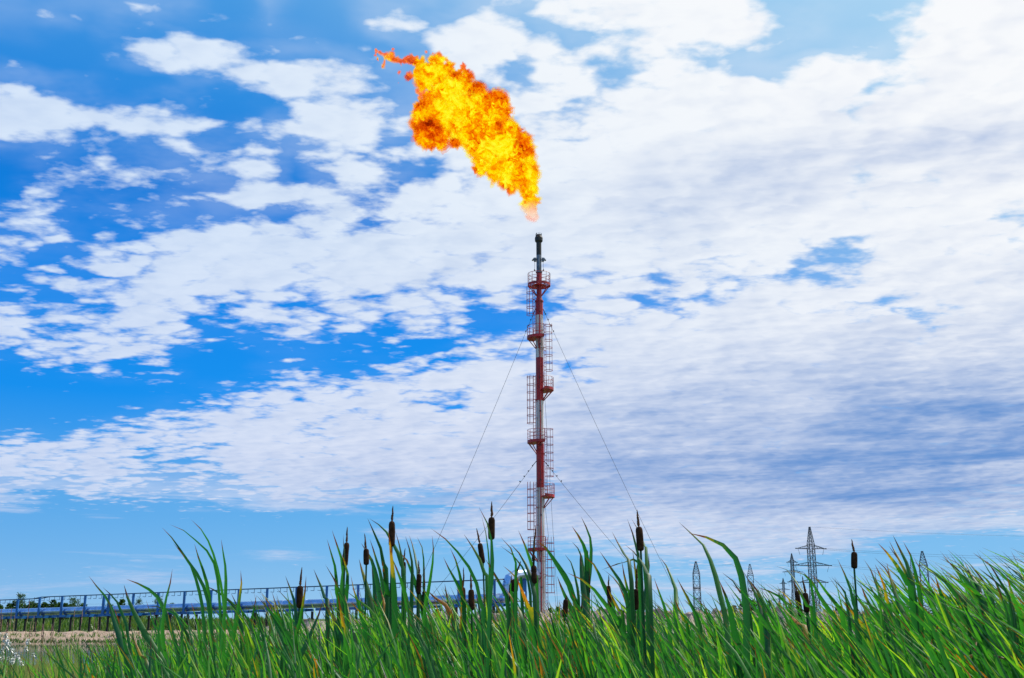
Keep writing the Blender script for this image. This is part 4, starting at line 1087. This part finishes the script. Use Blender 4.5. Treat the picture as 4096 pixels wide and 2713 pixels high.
for i, pl_ in enumerate(plants):
    D = pl_['D']; r0 = P(pl_['x'], HOR, D); base_ = Vector((r0.x, D, 0)); hd = pl_['head']
    root = thing('cattail' if hd else 'cattail_shoot', hd[5] if hd else 'x', 'cattail', base_, group=GC)
    if not hd: root['_x'] = pl_['x']; LEAFY.append(root)
    if hd:
        tp_, ht, hb, w_ = (Vector(P(*hd[0], D)), Vector(P(*hd[1], D)), Vector(P(*hd[2], D)), hd[3]/F*D/math.cos(TH))
        b = MB(); mid = hb.lerp(base_, .45); mid.x = hb.x*.62+base_.x*.38+(hb.x-ht.x)*1.2
        c = crom([hb+Vector((0, 0, .01)), mid, base_], 10); b.tube(c, [.0042]*3+[.005]*8, 7, tint=.25, along=.6, dry=0.)
        b.build('stalk', M_leaf, root, base_)
        b = MB(); pts = []; rad = []; ax_ = ht-hb; bulge = 1.0
        prof = [(0, .25), (.015, .55), (.05, .85), (.10, .96), (.3, 1.), (.6, 1.0), (.85, .97), (.94, .84), (.985, .55), (1.0, .25)]
        if 'double' in hd[5]: prof = [(0, .25), (.02, .6), (.08, .9), (.3, 1.), (.52, .93), (.60, .86), (.68, .98), (.86, 1.), (.95, .8), (1., .4), (1.05, .33), (1.22, .36), (1.27, .55), (1.38, .62), (1.48, .5), (1.54, .3)]
        for t, rr in prof: pts.append(hb+ax_*t+Vector((mnoise.noise(Vector((t*3, i, 0)))*.0015, 0, 0))); rad.append(rr*w_/2)
        b.tube(pts, rad, 14); sh_ = b.build('seed_head', M_head, root, base_, smooth=True)
        b = MB(); e0 = pts[-1]; d = tp_-e0; pts = []; rad = []; ln = d.length; ns = 26
        for k in range(ns+1):
            t = k/ns; sway = Vector((mnoise.noise(Vector((t*2.5, i*3.1, 1)))*.004, mnoise.noise(Vector((t*3, i, 5)))*.003, 0))*math.sin(PI*min(1, t+.05))
            pts.append(e0+d*t+sway); rad.append(max(.0008, (.0068*(1-t)**.45*(.8+.35*random.random()))*(.85 if t > .04 else .5)))
        b.tube(pts, rad, 7); b.build('spike', M_spike, sh_, base_)
    bls = list(pl_['bl'])
    if hd and len(bls) < 2:     # every plant has its own leaves, lower than the head
        for k in range(3):
            fx = pl_['x']+random.uniform(-12, 12); ty = min(2600, hd[2][1]+random.uniform(40, 130)); bls.append((115./D*.14, [(fx-random.uniform(15, 60), ty), (fx-10, ty+90), (fx, 2700)], None))
    for w_, pts, dry in bls:
        dd = D+random.uniform(-.18, .18); lean = random.uniform(-.22, .22); n_ = len(pts)
        q = [P(x, y, dd+lean*(1-k/(n_-1))) for k, (x, y) in enumerate(pts)]
        e0 = q[-1]; rt = base_+Vector((random.uniform(-.04, .04), random.uniform(-.04, .04), 0))
        rt.x = rt.x*.5+(e0.x+(e0.x-q[-2].x)*.5)*.5; q.append(Vector((e0.x*.6+rt.x*.4, e0.y*.5+rt.y*.5, e0.z*.5))); q.append(rt)
        b = MB(); yaw = random.uniform(-.75, .75); 
        blade(b, q, w_/F*dd/math.cos(TH)*1.02/max(.72, math.cos(yaw*.8)), 30, random.uniform(.05, .62), (dry if dry is not None else random.choice([0, .05, .1])), yaw, random.uniform(-.9, .9), tipl=.13)
        b.build('leaf', M_leaf, root, base_, smooth=True)

# ------------------------------------------------------------------ the reed bed behind and between
EX = [-400, 0, 120, 300, 450, 600, 900, 1100, 1300, 1600, 2000, 2300, 2600, 2900, 3100, 3300, 3600, 3800, 4096, 4500]
EYV = [2610, 2596, 2572, 2540, 2515, 2495, 2478, 2460, 2440, 2432, 2440, 2448, 2440, 2424, 2408, 2392, 2345, 2310, 2290, 2280]
def reeds():
    rnd = random.Random(11); mb = MB(); n = 0
    def one(px, D, ty, lean, dry, W, seg):
        tip = P(px, ty, D)
        if tip.z < .35: return
        h = tip.z; x0 = tip.x; rx = x0+lean*h; by = D+rnd.uniform(-.1, .1)
        curl = rnd.random()
        cb = rnd.gauss(.035, .03); dy = rnd.uniform(-.2, .2)
        pts = [Vector((x0, by+dy, h)), Vector((x0+(rx-x0)*.26+cb*.5, by+dy*.6, h*(.955-.025*curl))), Vector((x0+(rx-x0)*(.54+.16*curl)+cb*.9, by+dy*.2, h*(.84-.03*curl))), Vector((x0+(rx-x0)*.93+cb*1.1, by, h*.55)), Vector((rx+cb, by, 0))]
        blade(mb, pts, W, seg, min(1, max(0, rnd.gauss(.50, .27))), dry, rnd.uniform(-1.3, 1.3), rnd.uniform(-1, 1), rnd=rnd, tipl=.16)
    for k in range(1050):     # taller leaves standing out of the bed
        px = rnd.uniform(560, 4450); 
        if 560 < px < 1020 and rnd.random() < .6: continue
        if 1120 < px < 1300 and rnd.random() < .6: continue
        env = np.interp(px, EX, EYV); ty = env - rnd.random()**1.5*(115 if px < 2900 else 125) + 10
        if 3155 < px < 3260: continue
        if abs(px-2210) < 70: ty = max(ty, 2400)
        if 2740 < px < 2830 or 3090 < px < 3300: ty = max(ty, 2395)
        D = rnd.uniform(4.2, 7.6); lean = rnd.gauss(.08 if px < 2300 else .08+.12*(px-2300)/1800, .06)
        one(px, D, ty, lean, rnd.choice([.1, .2, .3, .4]) if rnd.random() < .25 else 0, rnd.uniform(.012, .019), 16)
    for k in range(7600):
        px = rnd.uniform(-420, 4520); u = rnd.random(); D = 3.6+u**1.35*13
        env = np.interp(px, EX, EYV)+14*math.sin(px*.021)+10*math.sin(px*.057+1)
        if px > 2700: env += min(28, (px-2700)*.05)
        ty = env + abs(rnd.gauss(0, 1))*55 + rnd.random()**1.2*240 - (rnd.random() < .10)*rnd.uniform(10, 60)
        if D > 9: ty = env + rnd.random()**1.4*90 + 8
        if px < 150 and rnd.random() < .38: continue
        if 3160 < px < 3250 and ty < 2455 and D < 7.5: continue
        lean = rnd.gauss(.07 if px < 2300 else .07+.11*(px-2300)/1800, .065)
        r_ = rnd.random(); pd = .03 if px < 1600 else .045
        dry = rnd.uniform(.55, 1.) if r_ < pd*.3 else (rnd.uniform(.15, .5) if r_ < pd*1.9 else rnd.uniform(0, .06))
        if abs(px-2100) < 260 and rnd.random() < .12: dry = rnd.uniform(.4, 1)
        one(px, D, ty, lean, dry, rnd.uniform(.010, .019), 10 if D < 8 else 6)
    return mb
rb = reeds().build('reed_bed', M_reed, smooth=True)
tag(rb, 'dense bed of bright green cattail leaves filling the foreground', 'reeds', kind='stuff')

# ------------------------------------------------------------------ cotton grass and dry grass at the left edge
def cotton():
    root = thing('cotton_grass', 'white cotton-grass tuft at the lower left edge', 'cotton grass', group='cotton-grass tufts at the lower left edge')
    b = MB(); b.tube([(0, 0, 0), (.02, 0, .7), (-.01, 0, 1.38), (-.02, 0, 1.44)], [.003, .0025, .002, .002], 5, tint=.6, along=.5, dry=0.); b.build('stem', M_reed, root)
    b = MB(); rnd = random.Random(3)
    for k in range(70):
        d = Vector((rnd.gauss(0, .35)-.25, rnd.gauss(0, .35), rnd.gauss(-.1, .5))).normalized(); c = Vector((-.02, 0, 1.43)); x = d.cross(Vector((0, 0, 1))).normalized()*.004
        L = rnd.uniform(.009, .019); b.add([c-x, c+x, c+d*L+x*1.2+Vector((0, 0, -.006)), c+d*L-x*1.2+Vector((0, 0, -.006))], [(0, 1, 2, 3)])
    b.build('tuft', M_cotton, root); return root
c0 = cotton(); rnd = random.Random(8)
spots = [(14,2538),(32,2540),(28,2558),(10,2572),(50,2565),(54,2576),(32,2583),(36,2592),(50,2600),(66,2603),(58,2614),(4,2620),(8,2634),(25,2630),(46,2632),(76,2618),(94,2640),(94,2652),(68,2640),(52,2648),(34,2686),(72,2630),(126,2564),(140,2618),(112,2594),(2,2652),(88,2626),(18,2602)]
for i, (px, py) in enumerate(spots):
    D = 6.2+rnd.random()*1.6; q = P(px, py, D); sc = q.z/1.43
    if i == 0: o = c0; o.location = (q.x, D, 0); o.scale = (sc, sc, sc)
    else: o = dup(c0, (q.x, D, 0), 0, sc); o.rotation_euler[2] = rnd.uniform(-.8, .8)
def seedhead():
    root = thing('seed_grass', 'pinkish dry grass stalk with a feathery seed head, left edge before the sand bank', 'grass stalk', group='dry seed-head stalks at the left edge')
    b = MB(); b.tube([(0, 0, 0), (.03, 0, .9), (0, 0, 1.6)], [.0015, .0013, .001], 5, tint=0., along=.5, dry=0.); b.build('stem', M_straw, root)
    b = MB(); rnd = random.Random(4)
    for k in range(36):
        z = 1.56+.10*rnd.random(); a = rnd.uniform(0, 6.28); r = .0045*(1.15-(z-1.56)/.10); p = Vector((0, 0, z)); d = Vector((math.cos(a)*r, math.sin(a)*r, .022))
        x = d.cross(Vector((0, 0, 1))).normalized()*.0018; b.add([p, p+d*.6+x, p+d, p+d*.6-x], [(0, 1, 2, 3)])
    b.build('seed_head', M_seed, root); return root
s0 = seedhead()
sp2 = [(6,2440),(10,2460),(60,2465),(75,2436),(104,2405),(128,2465),(134,2492),(92,2490),(162,2490),(182,2500),(196,2505),(208,2492),(218,2500),(300,2436),(331,2440),(433,2470),(448,2480),(40,2500),(2,2495),(236,2496),(222,2510),(415,2468)]
for i, (px, py) in enumerate(sp2):
    D = 6.8+rnd.random()*2.2; q = P(px, py, D); sc = q.z/1.67
    if i == 0: o = s0; o.location = (q.x, D, 0); o.scale = (sc, sc, sc)
    else: o = dup(s0, (q.x, D, 0), 0, sc); o.rotation_euler[1] = rnd.uniform(-.05, .05); o.rotation_euler[2] = rnd.uniform(0, 6)
dg_ = MB()
for k in range(5200):
    px = -420+740*rnd.random()**.9; D = rnd.uniform(5.0, 13); ty = rnd.uniform(2505, 2700) if k < 500 else rnd.uniform(2578, 2720); tip = P(px, ty, D)
    if tip.z < .3: continue
    l = rnd.gauss(.05, .12); blade(dg_, [tip, Vector((tip.x+l*.3, D, tip.z*.75)), Vector((tip.x+l, D, 0))], rnd.uniform(.003, .006), 6, rnd.random()**.6, 0., rnd.uniform(-1, 1), tipl=.5)
tag(dg_.build('dry_grass', M_straw), 'thin pale dry grass at the left edge of the reed bed', 'grass', kind='stuff')

LAB = [(526, 'headless cattail shoot with the leftmost long leaves before the pipe rack'), (645, 'headless shoot with one leaf folded sideways like a pennant, left foreground'),
 (758, 'headless shoot with short leaves just left of the tall arching left clump'), (868, 'tall headless clump of arching leaves on the left, highest against the sky'),
 (972, 'headless shoot with straight leaves leaning right, right of the tall left clump'), (1063, 'single slim leafy shoot left of the lone left cattail'),
 (1263, 'leafy shoot right of the lone left cattail, crossing leaves'), (1404, 'leafy shoot with orange leaf tips below the tall left-centre cattail'),
 (1798, 'leafy shoot with an orange-yellow dried leaf left of the low cattail pair'), (2523, 'short leafy shoot at the foot of the tall cattail right of the stack'),
 (2696, 'leafy shoot right of the tall cattail, under the end of the guy wire'), (2794, 'leafy shoot in front of the leftmost pylon'),
 (2967, 'very tall headless shoot whose long leaf arches left over the leftmost pylon'), (3070, 'tall headless shoot with arching leaf between two pylons'),
 (3314, 'leafy shoot just right of the tallest pylon'), (3590, 'leafy shoot with fanned yellow-green leaves right of the lone short-headed cattail'),
 (3681, 'tallest leafy shoot on the right, fan of leaves before the rightmost pylon'), (3861, 'leafy shoot with green and yellow leaves right of the rightmost pylon'),
 (3978, 'leafy shoot with leaves all swept left near the right edge'), (4090, 'leafy shoot at the right edge with wide swept leaves'), (4190, 'leafy shoot cut off by the right edge of the picture')]
for o in LEAFY:
    o['label'] = min(LAB, key=lambda a: abs(a[0]-o['_x']))[1]; del o['_x']
